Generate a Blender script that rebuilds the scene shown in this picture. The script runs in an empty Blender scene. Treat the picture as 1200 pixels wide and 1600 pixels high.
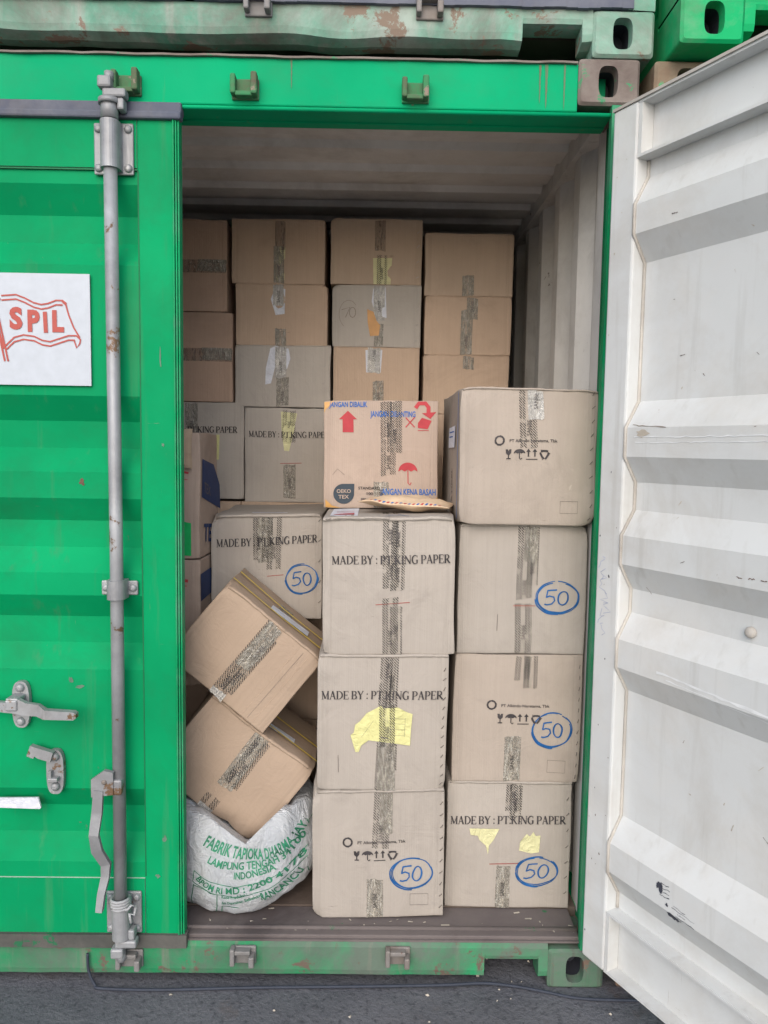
import bpy, bmesh, math, random
from mathutils import Vector, Matrix, noise
from mathutils.bvhtree import BVHTree
S = bpy.context.scene
COL = S.collection
R = math.radians
# ------------------------------------------------------------------ camera
CAM = Vector((0.5369, -2.1059, 1.5619)); YAW, PITCH, ROLL = 0.0114, -0.0837, 0.0152
_f = Vector((math.sin(YAW)*math.cos(PITCH), math.cos(YAW)*math.cos(PITCH), math.sin(PITCH)))
_r = Vector((math.cos(YAW), -math.sin(YAW), 0)); _u = _r.cross(_f)
_r2 = _r*math.cos(ROLL)+_u*math.sin(ROLL); _u2 = _u*math.cos(ROLL)-_r*math.sin(ROLL)
cam = bpy.data.cameras.new('camera'); co = bpy.data.objects.new('camera', cam); COL.objects.link(co)
co.matrix_world = Matrix(((_r2.x,_u2.x,-_f.x,CAM.x),(_r2.y,_u2.y,-_f.y,CAM.y),(_r2.z,_u2.z,-_f.z,CAM.z),(0,0,0,1)))
cam.sensor_fit = 'VERTICAL'; cam.sensor_height = 24; cam.lens = 18.0; cam.clip_start = 0.05; cam.clip_end = 2000
S.camera = co
# ------------------------------------------------------------------ light
W = bpy.data.worlds.new('World'); S.world = W; W.use_nodes = True
nt = W.node_tree; bg = nt.nodes['Background']
sky = nt.nodes.new('ShaderNodeTexSky'); sky.sky_type = 'NISHITA'; sky.sun_disc = False
SUN_EL, SUN_AZ = R(33), R(189)          # azimuth from +Y, clockwise: high, behind the photographer
sky.sun_elevation = SUN_EL; sky.sun_rotation = SUN_AZ
sky.air_density = 0.75; sky.dust_density = 2.5; sky.ozone_density = 0.7
nt.links.new(sky.outputs[0], bg.inputs[0]); bg.inputs[1].default_value = 0.15
sl = bpy.data.lights.new('sun', 'SUN'); sl.energy = 1.22; sl.angle = R(75); sl.color = (0.965, 0.985, 1.0)
so = bpy.data.objects.new('sun', sl); COL.objects.link(so)
sd = Vector((math.sin(SUN_AZ)*math.cos(SUN_EL), math.cos(SUN_AZ)*math.cos(SUN_EL), math.sin(SUN_EL)))
so.rotation_euler = sd.to_track_quat('Z', 'Y').to_euler()
S.view_settings.view_transform = 'Standard'; S.view_settings.look = 'None'; S.view_settings.gamma = 1
S.view_settings.exposure = 0.52
S.render.engine = 'CYCLES'
S.render.resolution_x = 768; S.render.resolution_y = 1024
S.cycles.max_bounces = 8; S.cycles.diffuse_bounces = 5; S.cycles.transparent_max_bounces = 16

rnd = random.Random(7)
# ------------------------------------------------------------------ materials
def newmat(name):
    m = bpy.data.materials.new(name); m.use_nodes = True
    n = m.node_tree; b = n.nodes['Principled BSDF']
    return m, n, b
def nd(n, t, **k):
    x = n.nodes.new(t)
    for a, v in k.items():
        if a.startswith('i_'): x.inputs[int(a[2:])].default_value = v
        else: setattr(x, a, v)
    return x
def L(n, a, b): n.links.new(a, b)
def ntex(n, vec, scale, detail=4, rough=.55, dist=0):
    t = nd(n, 'ShaderNodeTexNoise'); t.inputs['Scale'].default_value = scale
    t.inputs['Detail'].default_value = detail; t.inputs['Roughness'].default_value = rough
    t.inputs['Distortion'].default_value = dist; L(n, vec, t.inputs['Vector']); return t.outputs['Fac']
def ramp(n, fac, a, b, ca=(0,0,0,1), cb=(1,1,1,1)):
    r = nd(n, 'ShaderNodeValToRGB'); r.color_ramp.elements[0].position = a; r.color_ramp.elements[1].position = b
    r.color_ramp.elements[0].color = ca; r.color_ramp.elements[1].color = cb; L(n, fac, r.inputs[0]); return r.outputs[0]
def mixc(n, fac, a, b):
    m = nd(n, 'ShaderNodeMix', data_type='RGBA')
    for s, v in ((m.inputs[0], fac), (m.inputs[6], a), (m.inputs[7], b)):
        if hasattr(v, 'is_output'): L(n, v, s)
        else: s.default_value = v if not isinstance(v, tuple) else (*v[:3], 1)
    return m.outputs[2]
def mth(n, op, a, b=None, c=None):
    m = nd(n, 'ShaderNodeMath', operation=op)
    for i, v in enumerate((a, b, c)):
        if v is None: continue
        if hasattr(v, 'is_output'): L(n, v, m.inputs[i])
        else: m.inputs[i].default_value = v
    return m.outputs[0]
def coords(n, scale=(1,1,1), off=(0,0,0), kind='Object'):
    tc = nd(n, 'ShaderNodeTexCoord'); mp = nd(n, 'ShaderNodeMapping')
    mp.inputs['Scale'].default_value = scale; mp.inputs['Location'].default_value = off
    L(n, tc.outputs[kind], mp.inputs['Vector']); return mp.outputs[0]
def bump(n, b, h, s, d=0.01):
    bp = nd(n, 'ShaderNodeBump'); bp.inputs['Strength'].default_value = s; bp.inputs['Distance'].default_value = d
    L(n, h, bp.inputs['Height']); L(n, bp.outputs[0], b.inputs['Normal'])
def paint(name, col, rough=.45, worn=None, worn_at=.62, chip=None, chip_at=.7, chip_scale=9, dirt=(.12,.1,.08), dirt_at=.6, dirt_amt=.5, streak=None, streak_at=.6, var=.12, metal=0, scratch=0, bmp=.25, spec=.22):
    m, n, b = newmat(name); v = coords(n)
    c = mixc(n, ramp(n, ntex(n, v, 1.7, 5), .35, .65), tuple(x*(1-var) for x in col), tuple(min(1, x*(1+var)) for x in col))
    if worn:
        w = ramp(n, ntex(n, v, 3.1, 8, .68, .3), worn_at-.12, worn_at+.1)
        c = mixc(n, w, c, worn)
    vs = coords(n, (16, 16, 1.1), (3, 1, 2))
    if streak:
        s = mth(n, 'MULTIPLY', ramp(n, ntex(n, vs, 1.6, 5, .6), streak_at, streak_at+.14), .75)
        c = mixc(n, s, c, streak)
    d = mth(n, 'MULTIPLY', ramp(n, ntex(n, coords(n, off=(5,5,5)), 2.6, 9, .72, .4), dirt_at-.1, dirt_at+.14), dirt_amt)
    c = mixc(n, d, c, dirt)
    h = ntex(n, v, 14, 6, .6)
    if scratch:
        sc = ramp(n, ntex(n, coords(n, (60, 60, 3.5), (1,7,3)), 1.3, 6, .7), .69, .715)
        sc2 = ramp(n, ntex(n, coords(n, (5, 5, 70), (9,2,4)), 1.3, 6, .7), .7, .72)
        k = mth(n, 'MULTIPLY', mth(n, 'MAXIMUM', sc, sc2), mth(n, 'MULTIPLY', ramp(n, ntex(n, v, 2.2, 3), .48, .62), scratch))
        c = mixc(n, k, c, (.22, .18, .15))
    if chip:
        k = ramp(n, ntex(n, coords(n, off=(2,8,1)), chip_scale, 10, .74, .25), chip_at-.045, chip_at-.02)
        c = mixc(n, k, c, chip)
    L(n, c, b.inputs['Base Color']); b.inputs['Metallic'].default_value = metal; b.inputs['Specular IOR Level'].default_value = spec
    L(n, ramp(n, ntex(n, v, 6, 6), .2, .8, (rough-.1,)*3+(1,), (rough+.18,)*3+(1,)), b.inputs['Roughness'])
    bump(n, b, h, bmp, .006); return m
RUST = (.13, .075, .05)
G_DOOR = paint('green_paint_door', (.0008, .27, .10), .6, spec=.08, dirt_amt=.4, dirt_at=.57, dirt=(.02,.12,.05), var=.14, chip=(.10,.11,.08), chip_at=.72, scratch=.9, streak=(.03,.24,.10), streak_at=.58, bmp=.12)
G_HEAD = paint('green_paint_header', (.001, .34, .145), .6, spec=.08, dirt_amt=.3, dirt_at=.6, dirt=(.05,.16,.08), chip=RUST, chip_at=.725, streak=(.10,.24,.10), streak_at=.64, var=.1, bmp=.15)
G_SILL = paint('green_paint_sill_scraped', (.004, .27, .10), .6, spec=.1, worn=(.12,.165,.13), worn_at=.53, chip=(.13,.10,.08), chip_at=.615, dirt=(.10,.10,.095), dirt_amt=.85, dirt_at=.52, var=.25, streak=(.2,.19,.16), streak_at=.58, bmp=.4)
G_POST = paint('green_paint_post', (.003, .26, .095), .5, spec=.1, worn=(.10,.25,.17), worn_at=.6, chip=(.14,.16,.13), chip_at=.67, dirt_amt=.4, dirt=(.07,.09,.08), var=.2)
G_PALE = paint('green_paint_sunbleached', (.11, .36, .25), .7, worn=(.33,.40,.35), worn_at=.54, chip=(.22,.17,.13), chip_at=.605, chip_scale=7, streak=(.36,.38,.34), streak_at=.56, dirt=(.15,.14,.12), dirt_amt=.9, dirt_at=.50, var=.25, bmp=.6)
G_NEXT = paint('green_paint_neighbour', (.006, .38, .13), .5, spec=.12, worn=(.14,.36,.2), worn_at=.62, chip=(.17,.1,.07), chip_at=.67, chip_scale=6, dirt_amt=.5, var=.12)
CAST_BR = paint('rusted_casting_paint', (.155, .12, .105), .7, worn=(.24,.21,.185), worn_at=.5, chip=(.06,.25,.12), chip_at=.63, chip_scale=9, bmp=.6, dirt=(.07,.05,.045), dirt_amt=.6, var=.25)
CAST_GR = paint('grey_worn_casting', (.13, .145, .13), .7, worn=(.05,.17,.085), worn_at=.56, chip=(.17,.12,.09), chip_at=.60, streak=(.1,.09,.08), streak_at=.5, bmp=.6, chip_scale=14, dirt=(.1,.09,.085), dirt_amt=.7, var=.25)
CAST_LB = paint('neighbour_casting_scraped', (.26, .23, .16), .7, worn=(.22,.12,.08), worn_at=.52, chip=(.1,.32,.15), chip_at=.66, dirt=(.07,.06,.05), dirt_amt=.6, var=.25)
WHITE = paint('off_white_door_paint', (.575, .595, .595), .5, worn=(.58,.58,.56), worn_at=.6, chip=(.25,.19,.15), chip_at=.73, chip_scale=13, dirt=(.40,.375,.33), dirt_amt=.45, dirt_at=.57, streak=(.49,.50,.49), streak_at=.56, var=.05, scratch=.45, bmp=.15)
G_KEEP = paint('keeper_green_and_rust', (.001,.30,.11), .6, spec=.1, worn=(.12,.085,.065), worn_at=.49, chip=(.25,.2,.16), chip_at=.62)
RUSTRUN = paint('faint_rust_run', (.06,.24,.12), .7, worn=(.15,.15,.09), worn_at=.48)
WHITE_D = paint('dirty_off_white_paint', (.47, .46, .43), .6, worn=(.40,.37,.33), worn_at=.5, chip=(.2,.13,.1), chip_at=.66, dirt=(.29,.27,.25), dirt_amt=.6, dirt_at=.55, var=.08, scratch=.5)
INNER = paint('interior_off_white_paint', (.60, .59, .56), .6, worn=(.52,.51,.48), worn_at=.58, chip=(.14,.11,.09), chip_at=.70, dirt=(.27,.25,.23), dirt_amt=.55, streak=(.33,.315,.29), streak_at=.6, var=.07, scratch=.8)
CEIL = paint('interior_ceiling_paint', (.70, .68, .65), .65, worn=(.60,.57,.53), worn_at=.55, chip=(.16,.10,.07), chip_at=.72, dirt=(.30,.28,.25), dirt_amt=.5, var=.12)
GALV = paint('galvanised_steel', (.37, .385, .40), .5, worn=(.24,.245,.255), worn_at=.50, chip=(.16,.10,.06), chip_at=.64, chip_scale=11, dirt=(.17,.15,.13), dirt_amt=.5, var=.15, metal=.35, streak=(.5,.5,.5), streak_at=.62)
GALV_D = paint('grimy_steel_fitting', (.25, .25, .25), .6, worn=(.19,.165,.145), worn_at=.52, chip=(.14,.08,.05), chip_at=.64, dirt=(.1,.09,.08), dirt_amt=.6, var=.2, metal=.25)
GASKET = paint('door_gasket_rubber', (.085, .095, .13), .55, worn=(.15,.16,.19), worn_at=.6, dirt=(.16,.14,.12), dirt_amt=.5, var=.15)
GASKET_D = paint('dusty_gasket_rubber', (.075, .078, .072), .75, worn=(.12,.115,.105), worn_at=.52, chip=(.02,.13,.06), chip_at=.65, dirt=(.07,.06,.055), dirt_amt=.6, var=.2)
SILL_D = paint('worn_threshold_steel', (.10, .085, .085), .6, worn=(.15,.13,.125), worn_at=.52, chip=(.02,.15,.06), chip_at=.66, chip_scale=6, dirt=(.06,.045,.04), dirt_amt=.7, var=.25, scratch=.9)
FLOOR = paint('plywood_floor', (.10, .075, .06), .75, worn=(.15,.12,.1), worn_at=.55, dirt=(.05,.04,.04), dirt_amt=.6, var=.2)
SEAL = paint('old_sealant', (.47, .45, .41), .7, dirt=(.2,.17,.14), dirt_amt=.6, dirt_at=.55)
BLACKG = paint('dark_under_structure', (.035, .035, .035), .8)
HOLE = paint('casting_cavity_steel', (.05, .055, .07), .8)
def ground_mat():
    m, n, b = newmat('dark_asphalt_yard'); v = coords(n)
    c = mixc(n, ramp(n, ntex(n, v, 1.3, 8, .65), .35, .68), (.088,.091,.106), (.148,.151,.168))
    c = mixc(n, ramp(n, ntex(n, coords(n, (1, 5, 1)), 4, 8, .7, .5), .55, .68), c, (.15,.15,.165))
    c = mixc(n, ramp(n, ntex(n, v, 55, 6, .7), .52, .7), c, (.035,.037,.045))
    c = mixc(n, ramp(n, ntex(n, v, 23, 9, .72), .66, .69), c, (.24,.235,.23))
    c = mixc(n, ramp(n, ntex(n, coords(n, off=(4,4,4)), 3.3, 8, .7), .56, .66), c, (.125,.11,.11))
    L(n, c, b.inputs['Base Color']); b.inputs['Roughness'].default_value = .68
    bump(n, b, mth(n, 'ADD', ntex(n, v, 70, 8, .7), ntex(n, v, 7, 4)), .7, .012); return m
GROUND = ground_mat()
def kraft(name, col, rib=.35, stain=(.5,.5,.5), seed=0):
    m, n, b = newmat(name)
    tc = nd(n, 'ShaderNodeTexCoord'); oi = nd(n, 'ShaderNodeObjectInfo')
    add = nd(n, 'ShaderNodeVectorMath', operation='ADD'); L(n, tc.outputs['Object'], add.inputs[0])
    sc = nd(n, 'ShaderNodeVectorMath', operation='SCALE'); L(n, oi.outputs['Location'], sc.inputs[0]); sc.inputs['Scale'].default_value = 3.7
    L(n, sc.outputs[0], add.inputs[1]); v = add.outputs[0]
    def vv(s):
        mp = nd(n, 'ShaderNodeMapping'); mp.inputs['Scale'].default_value = s; L(n, v, mp.inputs[0]); return mp.outputs[0]
    c = mixc(n, ramp(n, ntex(n, v, 4, 6, .6), .3, .7), tuple(x*.92 for x in col), tuple(x*1.06 for x in col))
    c = mixc(n, mth(n, 'MULTIPLY', ramp(n, ntex(n, vv((70,70,2)), 1.5, 4), .4, .7), .22), c, tuple(x*.8 for x in col))
    c = mixc(n, mth(n, 'MULTIPLY', ramp(n, ntex(n, v, 2.3, 8, .7, .6), .54, .72), .4), c, tuple(x*y for x, y in zip(col, stain)))
    c = mixc(n, mth(n, 'MULTIPLY', ramp(n, ntex(n, vv((1.4,1.4,1)), 16, 9, .75, .4), .66, .72), .45), c, tuple(min(1, x*1.5) for x in col))
    c = mixc(n, mth(n, 'MULTIPLY', ramp(n, ntex(n, vv((7,7,45)), 1.3, 7, .7), .69, .72), .6), c, tuple(x*.5 for x in col))
    L(n, c, b.inputs['Base Color']); b.inputs['Roughness'].default_value = .78; b.inputs['Specular IOR Level'].default_value = .25
    wv = nd(n, 'ShaderNodeTexWave', wave_type='BANDS', bands_direction='X'); wv.inputs['Scale'].default_value = 46; wv.inputs['Distortion'].default_value = .3
    L(n, tc.outputs['Object'], wv.inputs[0])
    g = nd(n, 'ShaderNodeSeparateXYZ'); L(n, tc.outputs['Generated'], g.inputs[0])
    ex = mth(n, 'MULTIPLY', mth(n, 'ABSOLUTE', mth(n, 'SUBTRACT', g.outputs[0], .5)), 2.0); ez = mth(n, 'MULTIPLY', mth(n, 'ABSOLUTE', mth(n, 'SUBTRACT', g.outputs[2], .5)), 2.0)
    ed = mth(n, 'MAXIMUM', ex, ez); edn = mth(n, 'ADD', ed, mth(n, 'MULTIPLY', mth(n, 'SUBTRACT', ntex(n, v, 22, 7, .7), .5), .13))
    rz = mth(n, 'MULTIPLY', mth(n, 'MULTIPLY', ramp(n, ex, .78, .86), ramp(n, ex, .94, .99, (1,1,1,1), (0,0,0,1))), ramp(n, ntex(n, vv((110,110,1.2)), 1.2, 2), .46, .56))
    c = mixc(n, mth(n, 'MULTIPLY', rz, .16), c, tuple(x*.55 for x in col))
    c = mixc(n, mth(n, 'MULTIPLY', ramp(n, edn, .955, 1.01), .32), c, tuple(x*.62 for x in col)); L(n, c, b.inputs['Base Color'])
    h = mth(n, 'ADD', mth(n, 'MULTIPLY', mth(n, 'ADD', wv.outputs[1], mth(n, 'MULTIPLY', rz, 2.2)), .13*rib), mth(n, 'ADD', mth(n, 'MULTIPLY', ntex(n, v, 9, 5, .6, 1.5), 1.4), mth(n, 'MULTIPLY', ntex(n, vv((50,50,2.5)), 1, 3), .35)))
    bump(n, b, h, .38, .007); return m
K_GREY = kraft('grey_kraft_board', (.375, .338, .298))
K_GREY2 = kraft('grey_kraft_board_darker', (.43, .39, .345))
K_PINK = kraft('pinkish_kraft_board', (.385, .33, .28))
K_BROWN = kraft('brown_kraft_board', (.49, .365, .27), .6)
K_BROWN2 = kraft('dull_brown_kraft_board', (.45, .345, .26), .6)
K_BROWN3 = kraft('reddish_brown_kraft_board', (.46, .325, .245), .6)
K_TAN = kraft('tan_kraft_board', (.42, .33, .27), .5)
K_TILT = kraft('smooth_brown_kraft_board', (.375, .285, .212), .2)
def flat(name, col, rough=.6, var=.12, sp=.3, bmp=0):
    m, n, b = newmat(name); v = coords(n)
    c = mixc(n, ramp(n, ntex(n, v, 30, 6), .3, .7), tuple(x*(1-var) for x in col), tuple(min(1, x*(1+var)) for x in col))
    L(n, c, b.inputs['Base Color']); b.inputs['Roughness'].default_value = rough; b.inputs['Specular IOR Level'].default_value = sp
    if bmp: bump(n, b, ntex(n, v, 22, 4, .5, 2.5), bmp, .01)
    return m
INK = flat('black_print_ink', (.045, .04, .042), .7, .6)
INK_F = flat('faded_grey_ink', (.14, .12, .11), .7)
INK_R = flat('red_print_ink', (.42, .05, .06), .7)
INK_RL = flat('dull_red_line_ink', (.30, .06, .05), .7)
INK_B = flat('blue_print_ink', (.03, .12, .38), .7)
MARK = flat('blue_marker_ink', (.01, .09, .27), .6, .3)
PENCIL = flat('pencil_graphite', (.17, .14, .12), .7)
BLUET = flat('blue_packing_tape', (.02, .17, .52), .35)
BLUEP = flat('blue_printed_band', (.009, .032, .12), .6)
GREENL = flat('green_sticker', (.01, .42, .11), .5)
YEL = flat('yellow_docket_paper', (.60, .585, .27), .6, .08, bmp=.7)
YEL2 = flat('pale_yellow_paper', (.60, .58, .33), .6, .08, bmp=.7)
WPAPER = flat('white_paper_label', (.60, .62, .68), .6, bmp=.5)
BUFF = flat('buff_envelope_paper', (.62, .47, .32), .7)
STRAPY = flat('yellow_strapping', (.80, .60, .07), .45)
STAPLE = flat('steel_staple', (.35, .33, .32), .4, sp=.8)
STAPLE_D = flat('dull_steel_staple', (.1, .085, .075), .5)
PLACARD = flat('placard_white', (.44, .48, .53), .45, .05, .4)
PL_RED = flat('placard_red', (.38, .07, .055), .45, .05)
OEKO = flat('dark_slate_print', (.045, .06, .075), .7)
SACKG = flat('sack_green_ink', (.03, .20, .11), .6, .5)
RUBBER = flat('black_cable_rubber', (.035, .042, .06), .6)
DARKSC = flat('dark_scuff', (.05, .055, .075), .7)
RUST_M = flat('rust_spot', (.12, .07, .05), .8, .35)
GREY_S = flat('grey_scrape', (.10, .17, .12), .7, .3)
SCRAPE = flat('dark_scrape', (.2, .17, .14), .7, .3)
SCRAPE2 = flat('tan_scrape', (.42, .38, .32), .7, .2)
SCRAPE3 = flat('pale_scrape', (.68, .70, .71), .6, .1)
BLUEF = flat('faint_blue_marker', (.34, .38, .50), .6, .2)
LITTER = flat('pale_litter', (.42, .38, .32), .8, .3)
def tape_mat(name, hatch=1.0, film=.07, crump=0.0, tint=(.50,.46,.38)):
    m, n, b = newmat(name); out = n.nodes['Material Output']
    uv = nd(n, 'ShaderNodeUVMap').outputs[0]; sp = nd(n, 'ShaderNodeSeparateXYZ'); L(n, uv, sp.inputs[0])
    u, v = sp.outputs[0], sp.outputs[1]                       # metres across, metres along
    ph = mth(n, 'FRACT', mth(n, 'MULTIPLY', mth(n, 'ADD', mth(n, 'MULTIPLY', u, 1.1), v), 125))
    line = mth(n, 'LESS_THAN', ph, .42)
    # hatch is printed in short dashes: columns about 9 mm wide with thin gaps
    cl = mth(n, 'LESS_THAN', mth(n, 'FRACT', mth(n, 'MULTIPLY', u, 105)), .85)
    mid = mth(n, 'GREATER_THAN', mth(n, 'ABSOLUTE', mth(n, 'SUBTRACT', u, .024)), .0065)
    nz = ramp(n, ntex(n, coords(n, (1,1,1)), 38, 5, .7), .32, .42)
    k = mth(n, 'MULTIPLY', mth(n, 'MULTIPLY', line, cl), mth(n, 'MULTIPLY', mid, nz))
    if crump:
        cz = ramp(n, ntex(n, coords(n, (60, 60, 14)), 2.2, 8, .8, 1.5), .47, .52)
        k = mth(n, 'MAXIMUM', mth(n, 'MULTIPLY', k, .8), mth(n, 'MULTIPLY', cz, crump))
    k = mth(n, 'MULTIPLY', k, hatch)
    c = mixc(n, k, tint, (.022, .02, .02)); L(n, c, b.inputs['Base Color']); b.inputs['Roughness'].default_value = .18
    tr = nd(n, 'ShaderNodeBsdfTransparent'); mx = nd(n, 'ShaderNodeMixShader')
    gl = mth(n, 'MULTIPLY', ramp(n, ntex(n, coords(n, (40, 40, 9)), 1.8, 6, .7, .8), .5, .62), film*2.6)
    if crump: c = mixc(n, mth(n, 'MULTIPLY', ramp(n, ntex(n, coords(n, (70, 70, 12), (3,3,3)), 2.0, 7, .8, 1.6), .53, .57), .5), c, (.70,.68,.61)); L(n, c, b.inputs['Base Color'])  # pale crinkle highlights of the crumpled film painted into its base colour
    L(n, mth(n, 'MINIMUM', mth(n, 'ADD', mth(n, 'ADD', k, film), gl), 1.0), mx.inputs[0])
    L(n, tr.outputs[0], mx.inputs[1]); L(n, b.outputs[0], mx.inputs[2]); L(n, mx.outputs[0], out.inputs[0])
    bump(n, b, ntex(n, coords(n), 55, 4, .6, 1.5), 1.0, .008); return m
TAPE = tape_mat('printed_clear_tape', 1.0)
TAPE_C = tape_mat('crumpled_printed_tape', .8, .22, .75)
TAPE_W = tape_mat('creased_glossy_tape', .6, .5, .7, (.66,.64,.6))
TAPE_P = tape_mat('plain_brown_film_tape', .25, .25, .5, (.22,.15,.11))
def sack_mat():
    m, n, b = newmat('white_woven_sack'); v = coords(n)
    c = mixc(n, ramp(n, ntex(n, v, 7, 6), .3, .7), (.60,.64,.68), (.71,.735,.755))
    c = mixc(n, mth(n, 'MULTIPLY', ramp(n, ntex(n, v, 4, 8, .7, .7), .52, .7), .5), c, (.42,.43,.42))
    L(n, c, b.inputs['Base Color']); b.inputs['Roughness'].default_value = .45
    w1 = nd(n, 'ShaderNodeTexWave', bands_direction='X'); w1.inputs['Scale'].default_value = 90; L(n, v, w1.inputs[0])
    w2 = nd(n, 'ShaderNodeTexWave', bands_direction='Z'); w2.inputs['Scale'].default_value = 90; L(n, v, w2.inputs[0])
    h = mth(n, 'ADD', mth(n, 'MULTIPLY', mth(n, 'ADD', w1.outputs[1], w2.outputs[1]), .12), mth(n, 'MULTIPLY', ntex(n, coords(n, (1,1,.6)), 16, 5, .6, 2.2), 1.9))
    bump(n, b, h, .9, .016); return m
SACKW = sack_mat()
# ------------------------------------------------------------------ mesh helpers
def finish(name, bm, mats, parent=None, smooth=False, loc=None):
    me = bpy.data.meshes.new(name)
    bmesh.ops.recalc_face_normals(bm, faces=bm.faces)
    bm.to_mesh(me); bm.free()
    if not isinstance(mats, (list, tuple)): mats = [mats]
    for m in mats: me.materials.append(m)
    if smooth:
        for p in me.polygons: p.use_smooth = True
    o = bpy.data.objects.new(name, me); COL.objects.link(o)
    if parent: o.parent = parent
    if loc: o.location = loc
    return o
def empty(name, loc=(0,0,0), rot=(0,0,0), label=None, cat=None, group=None):
    o = bpy.data.objects.new(name, None); COL.objects.link(o); o.location = loc; o.rotation_euler = rot
    o.empty_display_size = .1
    tag(o, label, cat, group); return o
def tag(o, label=None, cat=None, group=None, kind=None):
    for k, v in (('label', label), ('category', cat), ('group', group), ('kind', kind)):
        if v: o[k] = v
    return o
ID = lambda p: p
def poly_prism(bm, pts, y0, y1, P=ID, mi=0):
    """outline in (x,z) extruded from y0 to y1"""
    a = [bm.verts.new(P((x, y0, z))) for x, z in pts]; b = [bm.verts.new(P((x, y1, z))) for x, z in pts]
    n = len(pts); fs = [bm.faces.new(a), bm.faces.new(b[::-1])]
    for i in range(n): fs.append(bm.faces.new((a[i], b[i], b[(i+1) % n], a[(i+1) % n])))
    for f in fs: f.material_index = mi
    return fs
def bx(bm, x0, x1, y0, y1, z0, z1, P=ID, bev=0, mi=0):
    vs = [bm.verts.new(P((x, y, z))) for x in (x0, x1) for y in (y0, y1) for z in (z0, z1)]
    fs = [bm.faces.new([vs[i] for i in q]) for q in ((0,1,3,2),(4,6,7,5),(0,4,5,1),(2,3,7,6),(0,2,6,4),(1,5,7,3))]
    for f in fs: f.material_index = mi
    if bev:
        es = list({e for f in fs for e in f.edges})
        r = bmesh.ops.bevel(bm, geom=es, offset=bev, segments=2, affect='EDGES', profile=.5, clamp_overlap=True)
        for f in r['faces']: f.material_index = mi
def tube(bm, pts, r, seg=12, P=ID, cap=True, rs=None, mi=0):
    pts = [Vector(p) for p in pts]; rings = []
    for i, p in enumerate(pts):
        t = (pts[min(i+1, len(pts)-1)]-pts[max(i-1, 0)]).normalized()
        a = t.orthogonal().normalized() if i == 0 else (rings_a - t*rings_a.dot(t)).normalized()
        rings_a = a; b = t.cross(a); rr = rs[i] if rs else r
        rings.append([bm.verts.new(P(p+(a*math.cos(2*math.pi*k/seg)+b*math.sin(2*math.pi*k/seg))*rr)) for k in range(seg)])
    for i in range(len(rings)-1):
        for k in range(seg):
            f = bm.faces.new((rings[i][k], rings[i][(k+1) % seg], rings[i+1][(k+1) % seg], rings[i+1][k])); f.smooth = True; f.material_index = mi
    if cap: 
        for q in (rings[0], rings[-1][::-1]): f = bm.faces.new(q); f.material_index = mi
def disc(bm, c, r, h, P=ID, seg=14, dome=True, mi=0):
    """rivet or bolt head facing -y at c"""
    x, y, z = c; prof = [(1, 0), (1, -h*.45), (.75, -h*.85), (.3, -h)] if dome else [(1, 0), (1, -h), (.0001, -h)]
    rings = [[bm.verts.new(P((x+math.cos(2*math.pi*k/seg)*r*a, y+b, z+math.sin(2*math.pi*k/seg)*r*a))) for k in range(seg)] for a, b in prof]
    for i in range(len(rings)-1):
        for k in range(seg):
            f = bm.faces.new((rings[i][k], rings[i][(k+1) % seg], rings[i+1][(k+1) % seg], rings[i+1][k])); f.smooth = True; f.material_index = mi
    f = bm.faces.new(rings[-1]); f.material_index = mi
def stadium(cx, cz, hw, hh, n=32, ex=2.6):
    o = []
    for k in range(n):
        a = 2*math.pi*(k+.5)/n; c, s = math.cos(a), math.sin(a)
        o.append((cx+math.copysign(abs(c)**(2/ex), c)*hw, cz+math.copysign(abs(s)**(2/ex), s)*hh))
    return o
def holed_box(bm, x0, x1, y0, y1, z0, z1, hole, P=ID, n=32, rr=.012, side=None):
    """corner casting: block whose front face (y0) has a real oval aperture"""
    cx, cz = (x0+x1)/2, (z0+z1)/2
    outer = stadium(cx, cz, (x1-x0)/2, (z1-z0)/2, n, 16)
    hx, hz, hw, hh = hole; inner = stadium(hx, hz, hw, hh, n, 3.2)
    def ring(pts, y): return [bm.verts.new(P((x, y, z))) for x, z in pts]
    sm = stadium(cx, cz, (x1-x0)/2-rr*.6, (z1-z0)/2-rr*.6, n, 16)
    oa, ob, oc = ring(sm, y0), ring(outer, y0+rr*.6), ring(outer, y1)
    ia, ib = ring(inner, y0), ring([(hx+(x-hx)*.93, hz+(z-hz)*.93) for x, z in inner], y0+.03)
    ic = ring([(hx+(x-hx)*1.15, hz+(z-hz)*1.1) for x, z in inner], y0+.031); idd = ring([(hx+(x-hx)*1.15, hz+(z-hz)*1.1) for x, z in inner], y0+.10)
    for a, b, mi in ((oa, ia, 0), (oa, ob, 0), (ob, oc, 0), (ia, ib, 0), (ib, ic, 1), (ic, idd, 1)):
        for k in range(n):
            f = bm.faces.new((a[k], a[(k+1) % n], b[(k+1) % n], b[k])); f.material_index = mi
    f = bm.faces.new(idd); f.material_index = 1
    bm.faces.new(oc)
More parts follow.
